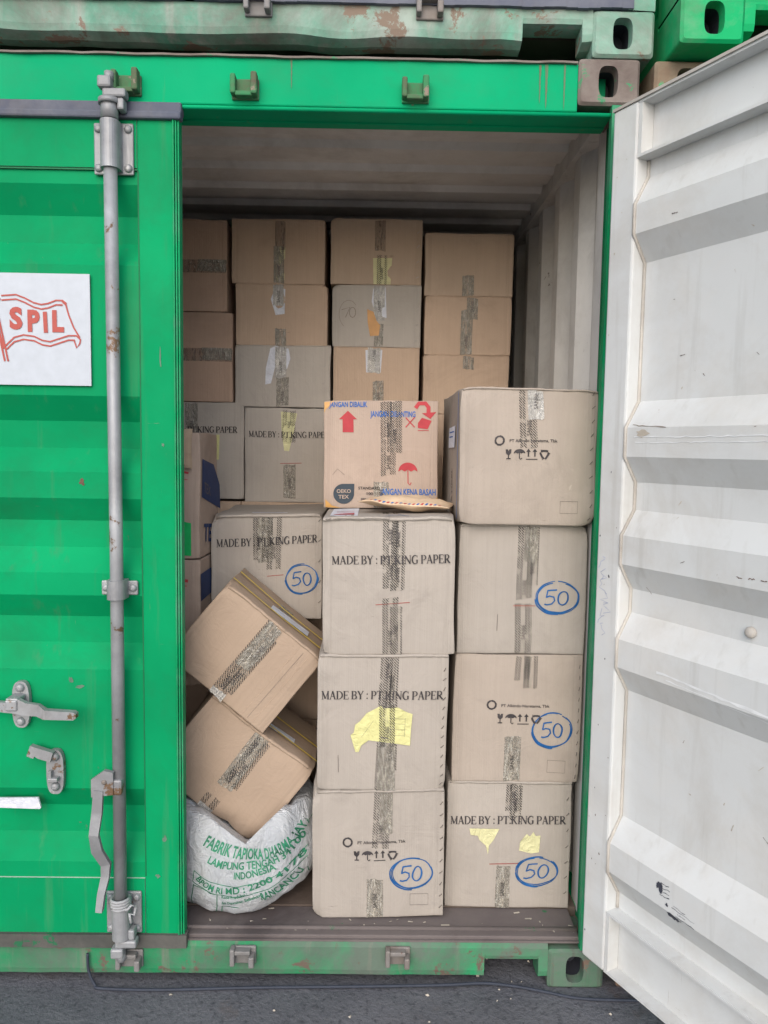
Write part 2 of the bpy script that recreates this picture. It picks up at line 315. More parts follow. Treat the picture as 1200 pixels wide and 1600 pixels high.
# ------------------------------------------------------------------ container
# corrugation edges of a door leaf from top to bottom: z and recess (0 = outer flat, 1 = pressed inward)
PROF = [(2.262, 0), (2.248, 0), (2.176, 1), (2.104, 1), (2.038, 0), (1.690, 0), (1.622, 1), (1.548, 1), (1.482, 0), (1.410, 0), (1.345, 1), (1.270, 1), (1.203, 0), (1.140, 0), (1.072, 1), (.997, 1), (.930, 0), (.585, 0), (.517, 1), (.437, 1), (.368, 0), (.350, 0)]
DW = 1.168; DT, DB = 2.428, .150; TH = .052; REC = .042
def door_leaf(parent, P, m_out, m_in, detail, zoff=0):
    """P maps door coords (x from hinge, y 0 = inner plane .. TH = outer plane, z) to container coords"""
    bm = bmesh.new()
    bx(bm, 0, .084, 0, TH, DB, DT, P, .006); bx(bm, DW-.104, DW-.003, 0, TH, DB, DT, P, .006)
    zt, zb = 2.290, .322
    # top and bottom rails: channels open towards the inside
    for (a, b) in ((zt, DT), (DB, zb)):
        bx(bm, .084, DW-.104, TH-.010, TH-.001, a, b, P)
        bx(bm, .084, DW-.104, .002, TH-.010, a, a+.007, P); bx(bm, .084, DW-.104, .002, TH-.010, b-.007, b, P)
    fr = finish('door_frame', bm, [m_in, m_out], parent)
    # outward-looking faces take the outside paint
    inn = (P((0, 0, 0))-P((0, 1, 0))).normalized()
    for p in fr.data.polygons:
        if p.normal.dot(inn) < -.3: p.material_index = 1
    bm = bmesh.new(); xs = [.084+(DW-.188)*i/12 for i in range(13)]
    prof = [(zt, 0)] + PROF + [(zb, 0)]
    for side, yo, mi in (('in', -.0025, 0), ('out', 0, 1)):
        g = [[bm.verts.new(P((x, (TH-.006-REC*r)+yo, z))) for x in xs] for z, r in prof]
        for i in range(len(g)-1):
            for k in range(12):
                f = bm.faces.new((g[i][k], g[i][k+1], g[i+1][k+1], g[i+1][k])); f.material_index = mi
    finish('corrugated_panel', bm, [m_in, m_out], parent)
    return zt, zb
def mapdoor(hx, hy, dx, dy, nx, ny):
    return lambda p: Vector((hx+dx*p[0]+nx*p[1], hy+dy*p[0]+ny*p[1], p[2]))
def cam_keeper(parent, x, y, z, mat, up=1, jitter=0):
    """small U-shaped forged bracket that catches a locking cam"""
    bm = bmesh.new(); s = up
    bx(bm, x-.036, x+.036, y-.008, y+.001, z-.026, z+.026, bev=.003)
    bx(bm, x-.036, x-.022, y-.034, y-.007, z-.020, z+.030, bev=.004)
    bx(bm, x+.018, x+.034, y-.038, y-.007, z-.022, z+.022+.012*s, bev=.004)
    bx(bm, x-.024, x+.022, y-.030, y-.007, z-.024 if s > 0 else z+.012, z-.012 if s > 0 else z+.024, bev=.003)
    return finish('cam_keeper', bm, mat, parent)
def locking_bar(door, x, yf, z0, z1, P, handle=None):
    """tube with brackets and cams in front of a closed leaf (outer face at y = yf in container coords)"""
    bm = bmesh.new(); yb = yf-.034
    rad = .0175
    tube(bm, [(x, yb, z0), (x+.002, yb-.001, (z0+z1)/2), (x, yb, z1)], rad, 18)
    tube(bm, [(x, yb, z1-.001), (x, yb, z1+.05)], .022, 16); tube(bm, [(x, yb, z1+.035), (x, yb, z1+.048)], .028, 16)
    tube(bm, [(x, yb, z0+.001), (x, yb, z0-.05)], .023, 16)
    # cams: tapered hooked blocks at both ends
    for s, ze in ((1, z1+.05), (-1, z0-.05)):
        bx(bm, x-.014, x+.046, yb-.016, yb+.016, min(ze, ze+s*.022), max(ze, ze+s*.022), bev=.005)
        bx(bm, x-.026, x+.010, yb-.02, yb+.012, min(ze+s*.022, ze+s*.052), max(ze+s*.022, ze+s*.052), bev=.006)
        bx(bm, x+.022, x+.040, yb-.012, yb+.02, min(ze+s*.0, ze-s*.03), max(ze+s*.0, ze-s*.03), bev=.005)
        tube(bm, [(x, yb, ze+s*.045), (x, yb, ze+s*.066)], .012, 12)
    bar = finish('locking_bar', bm, GALV, door)
    def bracket(zc, hh, hw, tall):
        b2 = bmesh.new()
        bx(b2, x-hw, x+hw, yf-.007, yf+.001, zc-hh, zc+hh, bev=.0035)
        # half round cover over the tube
        for k in range(10):
            pass
        rr = .0245; seg = 12; g = []
        for zz in (zc-tall, zc+tall):
            g.append([b2.verts.new((x-math.cos(math.pi*k/seg)*rr, yb-math.sin(math.pi*k/seg)*rr+.0, zz)) for k in range(seg+1)])
            g[-1] = [b2.verts.new((x-rr, yf-.002, zz))]+g[-1]+[b2.verts.new((x+rr, yf-.002, zz))]
        n = len(g[0])
        for k in range(n-1): b2.faces.new((g[0][k], g[0][k+1], g[1][k+1], g[1][k]))
        b2.faces.new(g[0]); b2.faces.new(g[1][::-1])
        finish('bar_bracket', b2, GALV, door)
        for sx in (-1, 1):
            for sz in ((-1, 1) if hh > .04 else (0,)):
                b3 = bmesh.new(); disc(b3, (x+sx*(hw-.013), yf-.006, zc+sz*(hh-.016)), .0105, .009); finish('rivet', b3, GALV, door)
    return bracket
def container(x, y, z, green, sillm, headm, castm, castb, roofd=True, label='', group=None, right_open=False, fitted=True):
    T = empty('shipping_container', (x, y, z), label=label, cat='shipping container', group=group)
    LN = 6.06; H = 2.591
    # ---- corner castings
    for sx in (-1, 1):
        for yy, fr in ((0, 1), (LN-.178, 0)):
            for zz in (0, H-.118):
                bm = bmesh.new(); a, b = (-1.219, -1.057) if sx < 0 else (1.057, 1.219)
                hc = (a+b)/2
                if fr: holed_box(bm, a, b, 0, .178, zz, zz+.118, (hc-.003*sx, zz+.059, .026, .040))
                else: bx(bm, a, b, yy, yy+.178, zz, zz+.118, bev=.008)
                finish('corner_casting', bm, [castb if zz == 0 else castm, HOLE], T)
    # ---- front header, sill, posts
    bm = bmesh.new()
    bx(bm, -1.057, 1.057, .006, .07, 2.456, 2.578, bev=.004)
    bx(bm, -1.15, 1.15, .012, .078, 2.447, 2.456)
    bx(bm, -1.15, 1.15, .080, .112, 2.443, 2.575)
    tube(bm, [(-1.15, .014, 2.452), (1.15, .014, 2.452)], .006, 8)
    finish('header_beam', bm, headm, T)
    bm = bmesh.new()
    edge = [(-1.053 + 2.106*i/60, 2.580+.0035*noise.noise(Vector((i*.35, z*3+x, 1)))) for i in range(61)]
    for i in range(60):
        a, b = edge[i], edge[i+1]
        vs = [bm.verts.new(p) for p in ((a[0], -.003+.004*noise.noise(Vector((i*.5,z,2))), a[1]), (b[0], -.003+.004*noise.noise(Vector(((i+1)*.5,z,2))), b[1]), (b[0], .075, 2.584), (a[0], .075, 2.584))]
        bm.faces.new(vs)
        us = [bm.verts.new((v.co.x, v.co.y, v.co.z-.005)) for v in vs]; bm.faces.new(us[::-1]); bm.faces.new((vs[0], us[0], us[1], vs[1]))
    finish('header_lip', bm, CAST_BR if roofd else headm, T)
    bm = bmesh.new(); nx = .872; nx2 = 1.030; zn = .082
    dmg = .0075 if (not roofd and abs(x) < 1) else .0018
    xs_ = []; q_ = -1.057
    while q_ < 1.057: xs_.append(q_); q_ += .0302
    xs_ += [1.057]; xs_ = sorted([v_ for v_ in xs_ if min(abs(abs(v_)-nx), abs(abs(v_)-nx2)) > .012]+[-nx2, -nx2+.0006, -nx-.0006, -nx, nx, nx+.0006, nx2-.0006, nx2])
    cols = []
    for v_ in xs_:
        inn_ = nx+.0003 < abs(v_) < nx2-.0003
        n1_ = noise.noise(Vector((v_*5, z, 3.3))); n2_ = noise.noise(Vector((v_*11, z, 8.3)))
        bt = zn if inn_ else .024+dmg*(n1_*1.6+n2_*.8)+(dmg > .005)*.006
        dy = dmg*.8*n2_; lipd = .004 if inn_ else .016+dmg*n1_
        cols.append([bm.verts.new((v_, .012, .131)), bm.verts.new((v_, .006, .118)), bm.verts.new((v_, .006+dy, bt+lipd+.010)), bm.verts.new((v_, .010+dy, bt+lipd*.6)), bm.verts.new((v_, .024+lipd, bt)), bm.verts.new((v_, .075, bt)), bm.verts.new((v_, .078, .131))])
    for a_, b_ in zip(cols, cols[1:]):
        for k in range(7): bm.faces.new((a_[k], a_[(k+1) % 7], b_[(k+1) % 7], b_[k]))
    finish('sill_beam', bm, sillm, T)
    bm = bmesh.new(); bx(bm, -1.15, 1.15, .02, .16, .1312, .146, bev=.003)
    bx(bm, -1.15, 1.15, .012, .03, .1313, .137); tube(bm, [(-1.15, .052, .147), (1.15, .052, .147)], .007, 8)
    finish('threshold_plate', bm, SILL_D, T)
    for sx in (-1, 1):
        bm = bmesh.new()
        pts = [(1.148, .0), (1.219, .004), (1.219, .17), (1.180, .17), (1.180, .105), (1.166, .09), (1.163, .03), (1.148, .022)]
        a = [bm.verts.new((sx*px, py, .118)) for px, py in pts]; b = [bm.verts.new((sx*px, py, 2.473)) for px, py in pts]
        for i in range(len(pts)): bm.faces.new((a[i], a[(i+1) % 8], b[(i+1) % 8], b[i]))
        finish('corner_post', bm, G_POST if roofd else green, T)
        bm = bmesh.new(); bx(bm, *( (1.180, 1.205) if sx > 0 else (-1.205, -1.180)), .108, .150, .150, 2.50, bev=.008)
        finish('inner_post', bm, INNER, T)
        bm = bmesh.new(); bx(bm, *sorted((sx*1.16, sx*1.219)), LN-.17, LN, .118, 2.473); finish('corner_post', bm, green, T)
        # ---- corrugated side wall, vertical ribs
        bm = bmesh.new(); g = []; yy = .15; k = 0
        while yy < LN-.17:
            for dyy, dd in ((0, 0), (.072, 0), (.140, 1), (.210, 1)): g.append((yy+dyy, dd))
            yy += .278
        g = [(min(a_, LN-.16), b_) for a_, b_ in g] + [(LN-.15, 0)]
        for off, mi in ((0, 0), (.003, 1)):
            lo = [bm.verts.new((sx*(1.178+.034*d_+off), a_, .14)) for a_, d_ in g]; hi = [bm.verts.new((sx*(1.178+.034*d_+off), a_, 2.52)) for a_, d_ in g]
            for i in range(len(g)-1):
                f = bm.faces.new((lo[i], lo[i+1], hi[i+1], hi[i])); f.material_index = mi
        finish('side_wall', bm, [INNER, green], T)
        bm = bmesh.new(); bx(bm, *sorted((sx*1.176, sx*1.2185)), .17, LN-.17, .03, .15); finish('bottom_rail', bm, green, T)
        bm = bmesh.new(); bx(bm, *sorted((sx*1.16, sx*1.2185)), .17, LN-.17, 2.50, 2.572); finish('top_rail', bm, INNER if roofd else green, T)
    # ---- roof, floor, far end
    bm = bmesh.new(); g = []; yy = .112
    while yy < LN-.15:
        g += [(yy, 0), (yy+.105, 0), (yy+.125, 1), (yy+.190, 1)]; yy += .209
    g.append((LN-.02, 0))
    for off, mi in ((0, 0), (.003, 1)):
        a = [bm.verts.new((-1.17, q, 2.548+.020*d+off)) for q, d in g]; b = [bm.verts.new((1.17, q, 2.548+.020*d+off)) for q, d in g]
        for i in range(len(g)-1):
            f = bm.faces.new((a[i], a[i+1], b[i+1], b[i])); f.material_index = mi
    finish('roof_panel', bm, [CEIL, green], T)
    bm = bmesh.new(); bx(bm, -1.176, 1.176, .162, LN-.1, .12, .150); finish('floor_deck', bm, FLOOR, T)
    bm = bmesh.new(); bx(bm, -1.17, 1.17, LN-.05, LN-.03, .12, 2.56); finish('end_wall', bm, [green], T)
    # ---- doors
    yf = .004
    Pl = mapdoor(-1.172, yf+TH, 1, 0, 0, -1)
    dl = empty('door'); dl.parent = T
    door_leaf(dl, Pl, green, INNER, True)
    if right_open: Pr = mapdoor(1.135, -.06, .46, -.888, .888, .46)
    else: Pr = mapdoor(1.172, yf+TH, -1, 0, 0, -1)
    dr = empty('door'); dr.parent = T
    door_leaf(dr, Pr, green, WHITE if right_open else INNER, True)
    # gaskets of the closed leaves
    for d_, s in ((dl, 1),) if right_open else ((dl, 1), (dr, -1)):
        bm = bmesh.new()
        bx(bm, *sorted((s*-1.16, s*.012)), -.002, .03, 2.4285, 2.458, bev=.004); bx(bm, *sorted((s*-1.16, s*.012)), -.010, .02, 2.412, 2.432, bev=.005)
        finish('top_gasket', bm, GASKET, d_)
        bm = bmesh.new(); n = 40
        for k in range(n):
            x0 = s*(-1.16+1.172*k/n); x1 = s*(-1.16+1.172*(k+1)/n); w0 = .004*noise.noise(Vector((k*.4, z, 5)))
            bx(bm, *sorted((x0, x1)), -.006+w0*.5, .022, .119+w0, .158)
        finish('bottom_gasket', bm, GASKET_D if roofd else GASKET, d_)
        bm = bmesh.new()
        for q in (.002, .009, .016): bx(bm, *sorted((s*(-.014+q*.9), s*(-.014+q*.9+.0045))), yf-.008+q*.35, yf+.03, DB+.002, DT-.004, bev=.001)
        finish('edge_gasket', bm, G_POST if roofd else green, d_)
    return T, dl, dr, Pl, Pr

T, DL, DR, PL, PR = container(0, 0, 0, G_DOOR, G_SILL, G_HEAD, CAST_BR, CAST_GR, label='green container at ground level with its right door swung open on stacked cartons', right_open=True, group=None)
YF = .004
for xr, zr0, zr1, wr in ((.955, 2.475, 2.572, .004), (.972, 2.462, 2.574, .006), (1.02, 2.46, 2.574, .004), (.30, 2.50, 2.575, .003), (-.62, 2.49, 2.575, .004), (.62, 2.462, 2.478, .012)):
    bm = bmesh.new(); n_ = 12; lv = [bm.verts.new((xr-wr*(.6+.5*noise.noise(Vector((i, xr*9, 1))))*(i/n_)**.5, .0045, zr0+(zr1-zr0)*i/n_)) for i in range(n_+1)]; rv = [bm.verts.new((xr+wr*(.6+.5*noise.noise(Vector((i, xr*9, 7))))*(i/n_)**.5+.0004, .0045, zr0+(zr1-zr0)*i/n_)) for i in range(n_+1)]
    for i in range(n_): bm.faces.new((lv[i], rv[i], rv[i+1], lv[i+1]))
    finish('rust_run', bm, RUSTRUN, T)
for xk in (.180, .627): cam_keeper(T, xk, .006, 2.493, G_KEEP)
cam_keeper(T, -.128, .006, 2.497, G_KEEP)
for xk in (.175, .620): cam_keeper(T, xk, .006, .098, GALV_D, -1)
cam_keeper(T, -.150, .006, .085, GALV_D, -1)
# ---- left door fittings
brk = locking_bar(DL, -.166, YF, .215, 2.40, PL)
brk(2.335, .066, .052, .060); brk(1.165, .020, .050, .026); brk(.225, .062, .050, .058)
def strip(bm, pts, hw, y0, y1):
    """flat bar following (x,z) points, half width hw"""
    A, B = [], []
    for i, (px, pz) in enumerate(pts):
        a = Vector(pts[max(i-1, 0)]); b = Vector(pts[min(i+1, len(pts)-1)]); t = (b-a).normalized(); n = Vector((-t.y, t.x))
        w = hw[i] if isinstance(hw, (list, tuple)) else hw
        ya = y0[i] if isinstance(y0, (list, tuple)) else y0; yb = y1[i] if isinstance(y1, (list, tuple)) else y1
        A.append([bm.verts.new((px+n.x*w, ya, pz+n.y*w)), bm.verts.new((px-n.x*w, ya, pz-n.y*w)), bm.verts.new((px-n.x*w, yb, pz-n.y*w)), bm.verts.new((px+n.x*w, yb, pz+n.y*w))])
    for i in range(len(A)-1):
        for k in range(4): bm.faces.new((A[i][k], A[i][(k+1) % 4], A[i+1][(k+1) % 4], A[i+1][k]))
    bm.faces.new(A[0]); bm.faces.new(A[-1][::-1])
# handle of the near bar hanging down beside it
bm = bmesh.new()
bx(bm, -.232, -.150, -.058, -.020, .595, .640, bev=.006); poly_prism(bm, [(-.232, .642), (-.196, .668), (-.172, .662), (-.172, .60), (-.232, .592)], -.062, -.048)
strip(bm, [(-.212, .612), (-.216, .55), (-.222, .49), (-.217, .44), (-.198, .395), (-.200, .36), (-.211, .31), (-.216, .262)], [.013, .014, .013, .015, .013, .011, .010, .009], [-.066, -.068, -.078, -.070, -.058, -.058, -.062, -.066], [-.054, -.056, -.066, -.058, -.044, -.042, -.044, -.046])
finish('bar_handle', bm, GALV, DL)
bm = bmesh.new(); disc(bm, (-.196, -.062, .636), .007, .004); finish('rivet', bm, GALV_D, DL)
# rope end tied round the bar
bm = bmesh.new(); pts = []
for k in range(40):
    a = k*.55; pts.append((-.166+math.cos(a)*.026, -.030-math.sin(a)*.026, .287-k*.0007))
pts += [(-.140, -.05, .262), (-.128, -.055, .280), (-.118, -.05, .27), (-.122, -.045, .245), (-.135, -.05, .25), (-.13, -.052, .225)]
tube(bm, pts, .0042, 6); finish('tied_cord', bm, flat('grey_cord', (.34, .35, .36)), DL)
# second bar further left, with its handle held in a retainer
brk2 = locking_bar(DL, -.760, YF, .215, 2.40, PL); brk2(2.335, .066, .052, .060); brk2(1.165, .020, .050, .026); brk2(.225, .062, .050, .058)
bm = bmesh.new()
strip(bm, [(-.76, .850), (-.60, .848), (-.50, .842), (-.462, .838), (-.44, .846), (-.41, .836), (-.375, .834), (-.355, .824), (-.275, .822), (-.268, .822)], [.016, .014, .014, .014, .022, .018, .016, .013, .011, .006], [-.05, -.05, -.05, -.052, -.055, -.058, -.06, -.066, -.068, -.068], [-.036, -.036, -.036, -.038, -.040, -.044, -.046, -.046, -.048, -.048])
bx(bm, -.79, -.74, -.062, -.02, .825, .875, bev=.006)
finish('bar_handle', bm, GALV, DL)
def slab(zc, xc, hw, hh, name, extra=None, y0=-.003):
    bm = bmesh.new(); poly_prism(bm, stadium(xc, zc, hw, hh, 28, 3), y0-.006, YF+.003)
    if extra: extra(bm)
    return finish(name, bm, GALV, DL)
slab(.833, -.443, .024, .066, 'handle_retainer', lambda b: (bx(b, -.462, -.428, -.058, -.006, .852, .866, bev=.004), bx(b, -.462, -.430, -.062, -.050, .832, .862, bev=.004)))
for zz in (.882, .786):
    bm = bmesh.new(); disc(bm, (-.443, -.008, zz), .012, .012); finish('rivet', bm, GALV, DL)
slab(.640, -.352, .024, .064, 'seal_hasp', lambda b: (strip(b, [(-.352, .690), (-.385, .700), (-.405, .708), (-.412, .690)], [.014, .014, .016, .010], -.030, -.012), bx(b, -.366, -.338, -.030, -.008, .618, .630, bev=.003), bx(b, -.366, -.356, -.026, -.008, .628, .648, bev=.002)))
for zz in (.686, .600):
    bm = bmesh.new(); disc(bm, (-.350, -.010, zz), .012, .012); finish('rivet', bm, GALV, DL)
bm = bmesh.new(); poly_prism(bm, [(-.52, .558), (-.405, .560), (-.398, .530), (-.402, .527), (-.52, .530)], YF-.003, YF+.0035); finish('torn_sticker', bm, WPAPER, DL)
rd = random.Random(21)
for (mx, mz, mw, mh, mt) in ((-.27, 1.455, .009, .012, RUST_M), (-.135, 1.530, .008, .006, RUST_M), (-.05, 1.79, .003, .035, GREY_S), (-.045, 1.56, .004, .006, GREY_S), (-.31, .90, .008, .010, GREY_S), (-.285, .88, .014, .008, GREY_S), (-.16, 1.31, .004, .007, RUST_M), (-.05, .44, .006, .012, GREY_S), (-.07, .33, .008, .007, GREY_S), (-.40, .20, .010, .003, GREY_S)):
    rc = 0
    for i_ in range(len(PROF)-1):
        (za, ra_), (zb_, rb_) = PROF[i_], PROF[i_+1]
        if zb_ <= mz <= za and mx < -.108: rc = ra_+rb_
    if rc > .01: continue
    n_ = 11; pts_ = [(mx+math.cos(2*math.pi*i/n_)*mw*rd.uniform(.4, 1.2), mz+math.sin(2*math.pi*i/n_)*mh*rd.uniform(.4, 1.2)) for i in range(n_)]
    bm = bmesh.new(); bm.faces.new([bm.verts.new((p_[0], YF-.0010+(.006 if mx < -.108 else 0), p_[1])) for p_ in pts_]); finish('paint_chip', bm, mt, DL)
# recessed line under the top rail and along the panel edge
bm = bmesh.new(); bx(bm, -1.08, -.106, YF-.0005, YF+.004, 2.283, 2.2865); bx(bm, -.106, -.103, YF-.0005, YF+.004, .33, 2.283); finish('panel_seam', bm, flat('dark_green_seam', (.004, .13, .05)), DL)

# ------------------------------------------------------------------ 2-D artwork helpers (x right, y up, metres)
_dg = None
_fc = {}
def text2d(s, size, bold=0.0, sx=1.0, shear=0.0, space=1.0):
    key = (s, size, bold, sx, shear, space)
    if key in _fc: return _fc[key]
    cu = bpy.data.curves.new('lettering', 'FONT'); cu.body = s; cu.size = size/.72; cu.offset = bold*size; cu.shear = shear; cu.space_character = space
    cu.resolution_u = 3; cu.fill_mode = 'FRONT'
    o = bpy.data.objects.new('lettering', cu); COL.objects.link(o)
    dg = bpy.context.evaluated_depsgraph_get(); me = bpy.data.meshes.new_from_object(o.evaluated_get(dg))
    vs = [(v.co.x*sx, v.co.y) for v in me.vertices]; fs = [tuple(p.vertices) for p in me.polygons]
    bpy.data.objects.remove(o); bpy.data.curves.remove(cu); bpy.data.meshes.remove(me)
    _fc[key] = (vs, fs, max([v[0] for v in vs] or [0])); return _fc[key]
class Art:
    """flat drawing: list of (x, y, layer) vertices and faces"""
    def __init__(s): s.v = []; s.f = []; s.k = 0
    def poly(s, pts):
        b = len(s.v); s.v += [(x, y, s.k) for x, y in pts]; s.f.append(tuple(range(b, b+len(pts)))); s.k += 1; return s
    def line(s, pts, w, closed=False):
        if closed: pts = list(pts)+[pts[0]]
        L_, R_ = [], []
        for i, p in enumerate(pts):
            if closed: a, b = pts[i-1 if i else -2], pts[(i+1) if i < len(pts)-1 else 1]
            else: a, b = pts[max(i-1, 0)], pts[min(i+1, len(pts)-1)]
            t = Vector((b[0]-a[0], b[1]-a[1])); t = t.normalized() if t.length else Vector((1, 0)); n = (-t.y, t.x)
            ww = (w[i % len(w)] if isinstance(w, (list, tuple)) else w)/2
            L_.append((p[0]+n[0]*ww, p[1]+n[1]*ww)); R_.append((p[0]-n[0]*ww, p[1]-n[1]*ww))
        b0 = len(s.v)
        for l, r in zip(L_, R_): s.v += [(l[0], l[1], s.k), (r[0], r[1], s.k)]
        for i in range(len(pts)-1): s.f.append((b0+2*i, b0+2*i+1, b0+2*i+3, b0+2*i+2))
        s.k += 1; return s
    def text(s, t, x, y, size, width=None, bold=0, ang=0, shear=0, space=1.0, center=False):
        vs, fs, w = text2d(t, size, bold, 1.0, shear, space); k = (width/w) if width and w else 1
        if center: x -= w*k/2*math.cos(ang); y -= w*k/2*math.sin(ang)
        c, d = math.cos(ang), math.sin(ang); b = len(s.v)
        s.v += [(x+vx*k*c-vy*d, y+vx*k*d+vy*c, s.k) for vx, vy in vs]; s.f += [tuple(b+i for i in f) for f in fs]; s.k += 1; return s
def circ(cx, cy, rx, ry=None, a0=0, a1=360, n=24):
    ry = ry or rx; return [(cx+math.cos(R(a0+(a1-a0)*i/n))*rx, cy+math.sin(R(a0+(a1-a0)*i/n))*ry) for i in range(n+(0 if (a1-a0) == 360 else 1))]
# serif capitals drawn stroke by stroke: (points, width) on a unit cap height
TK, TN = .165, .07
def _sf(x, y, w=.30): return ([(x-w/2, y), (x+w/2, y)], .05)
def _arc(cx, cy, rx, ry, a0, a1, w0, w1, n=10):
    pts = circ(cx, cy, rx, ry, a0, a1, n); m = len(pts)
    return (pts, [w0+(w1-w0)*math.sin(math.pi*i/(m-1)) for i in range(m)])
def stem(x): return [([(x, .02), (x, .98)], TK), _sf(x, .025), _sf(x, .975)]
GL = {
 'M': (1.12, [([(.17,.02),(.17,.98)], TN), ([(.16,.98),(.54,.08)], TK), ([(.54,.06),(.93,.98)], TN), ([(.92,.02),(.92,.98)], TK), _sf(.17,.025,.26), _sf(.92,.025), _sf(.13,.975,.2), _sf(.96,.975,.2)]),
 'A': (.92, [([(.42,.97),(.12,.02)], TN), ([(.42,1.0),(.76,.02)], TK), ([(.24,.34),(.62,.34)], .055), _sf(.12,.025,.24), _sf(.76,.025,.28)]),
 'D': (.98, stem(.18)+[_arc(.30,.5,.56,.475,-90,90,.05,TK), ([(.18,.975),(.33,.975)], .05), ([(.18,.025),(.33,.025)], .05)]),
 'E': (.82, stem(.18)+[([(.18,.97),(.70,.97)], .06), ([(.70,.99),(.70,.78)], .05), ([(.18,.50),(.55,.50)], .06), ([(.55,.60),(.55,.40)], .045), ([(.18,.03),(.74,.03)], .06), ([(.74,.01),(.74,.24)], .05)]),
 'B': (.88, stem(.18)+[_arc(.38,.74,.30,.235,-90,90,.05,.14), _arc(.38,.265,.36,.245,-90,90,.05,.15), ([(.18,.975),(.40,.975)], .05), ([(.18,.505),(.40,.505)], .05), ([(.18,.025),(.40,.025)], .05)]),
 'Y': (.88, [([(.10,.98),(.44,.44)], TK), ([(.78,.98),(.44,.44)], TN), ([(.44,.02),(.44,.47)], TK), _sf(.12,.975,.26), _sf(.78,.975,.22), _sf(.44,.025)]),
 'P': (.82, stem(.18)+[_arc(.36,.70,.34,.275,-90,90,.05,.15), ([(.18,.975),(.38,.975)], .05), ([(.18,.425),(.38,.425)], .05)]),
 'T': (.88, [([(.44,.02),(.44,.98)], TK), ([(.06,.97),(.82,.97)], .06), ([(.07,.99),(.07,.76)], .05), ([(.81,.99),(.81,.76)], .05), _sf(.44,.025)]),
 'K': (.96, stem(.18)+[([(.24,.42),(.78,.98)], TN), ([(.36,.56),(.80,.02)], TK), _sf(.78,.975,.22), _sf(.82,.025,.26)]),
 'I': (.40, stem(.20)),
 'N': (1.02, [([(.16,.02),(.16,.98)], TN), ([(.14,.98),(.84,.04)], TK), ([(.85,.0),(.85,.98)], TN), _sf(.16,.025,.24), _sf(.85,.975,.24), _sf(.12,.975,.18)]),
 'G': (1.00, [_arc(.50,.5,.39,.485,48,300,.05,TK,16), ([(.80,.97),(.80,.72)], .05), ([(.78,.44),(.78,.08)], TK), _sf(.76,.45,.28), ([(.66,.04),(.80,.09)], .06)]),
 'R': (.94, stem(.18)+[_arc(.36,.73,.33,.245,-90,90,.05,.15), ([(.18,.975),(.38,.975)], .05), ([(.18,.485),(.40,.485)], .05), ([(.38,.49),(.82,.02)], TK), _sf(.84,.025,.2)]),
 '.': (.30, [([(.09,.09),(.25,.09)], .16)]), ':': (.42, [([(.13,.12),(.29,.12)], .16), ([(.13,.62),(.29,.62)], .16)]), ' ': (.30, [])}
def serif(art, s, x, y, size, width, slope=0):
    tot = sum(GL[c][0] for c in s); k = width/(tot*size)
    for c in s:
        for pts, w in GL[c][1]:
            ww = [q*size for q in w] if isinstance(w, list) else w*size
            art.line([(x+px*size*k, y+py*size+slope*(x+px*size*k)) for px, py in pts], ww)
        x += GL[c][0]*size*k
    return art
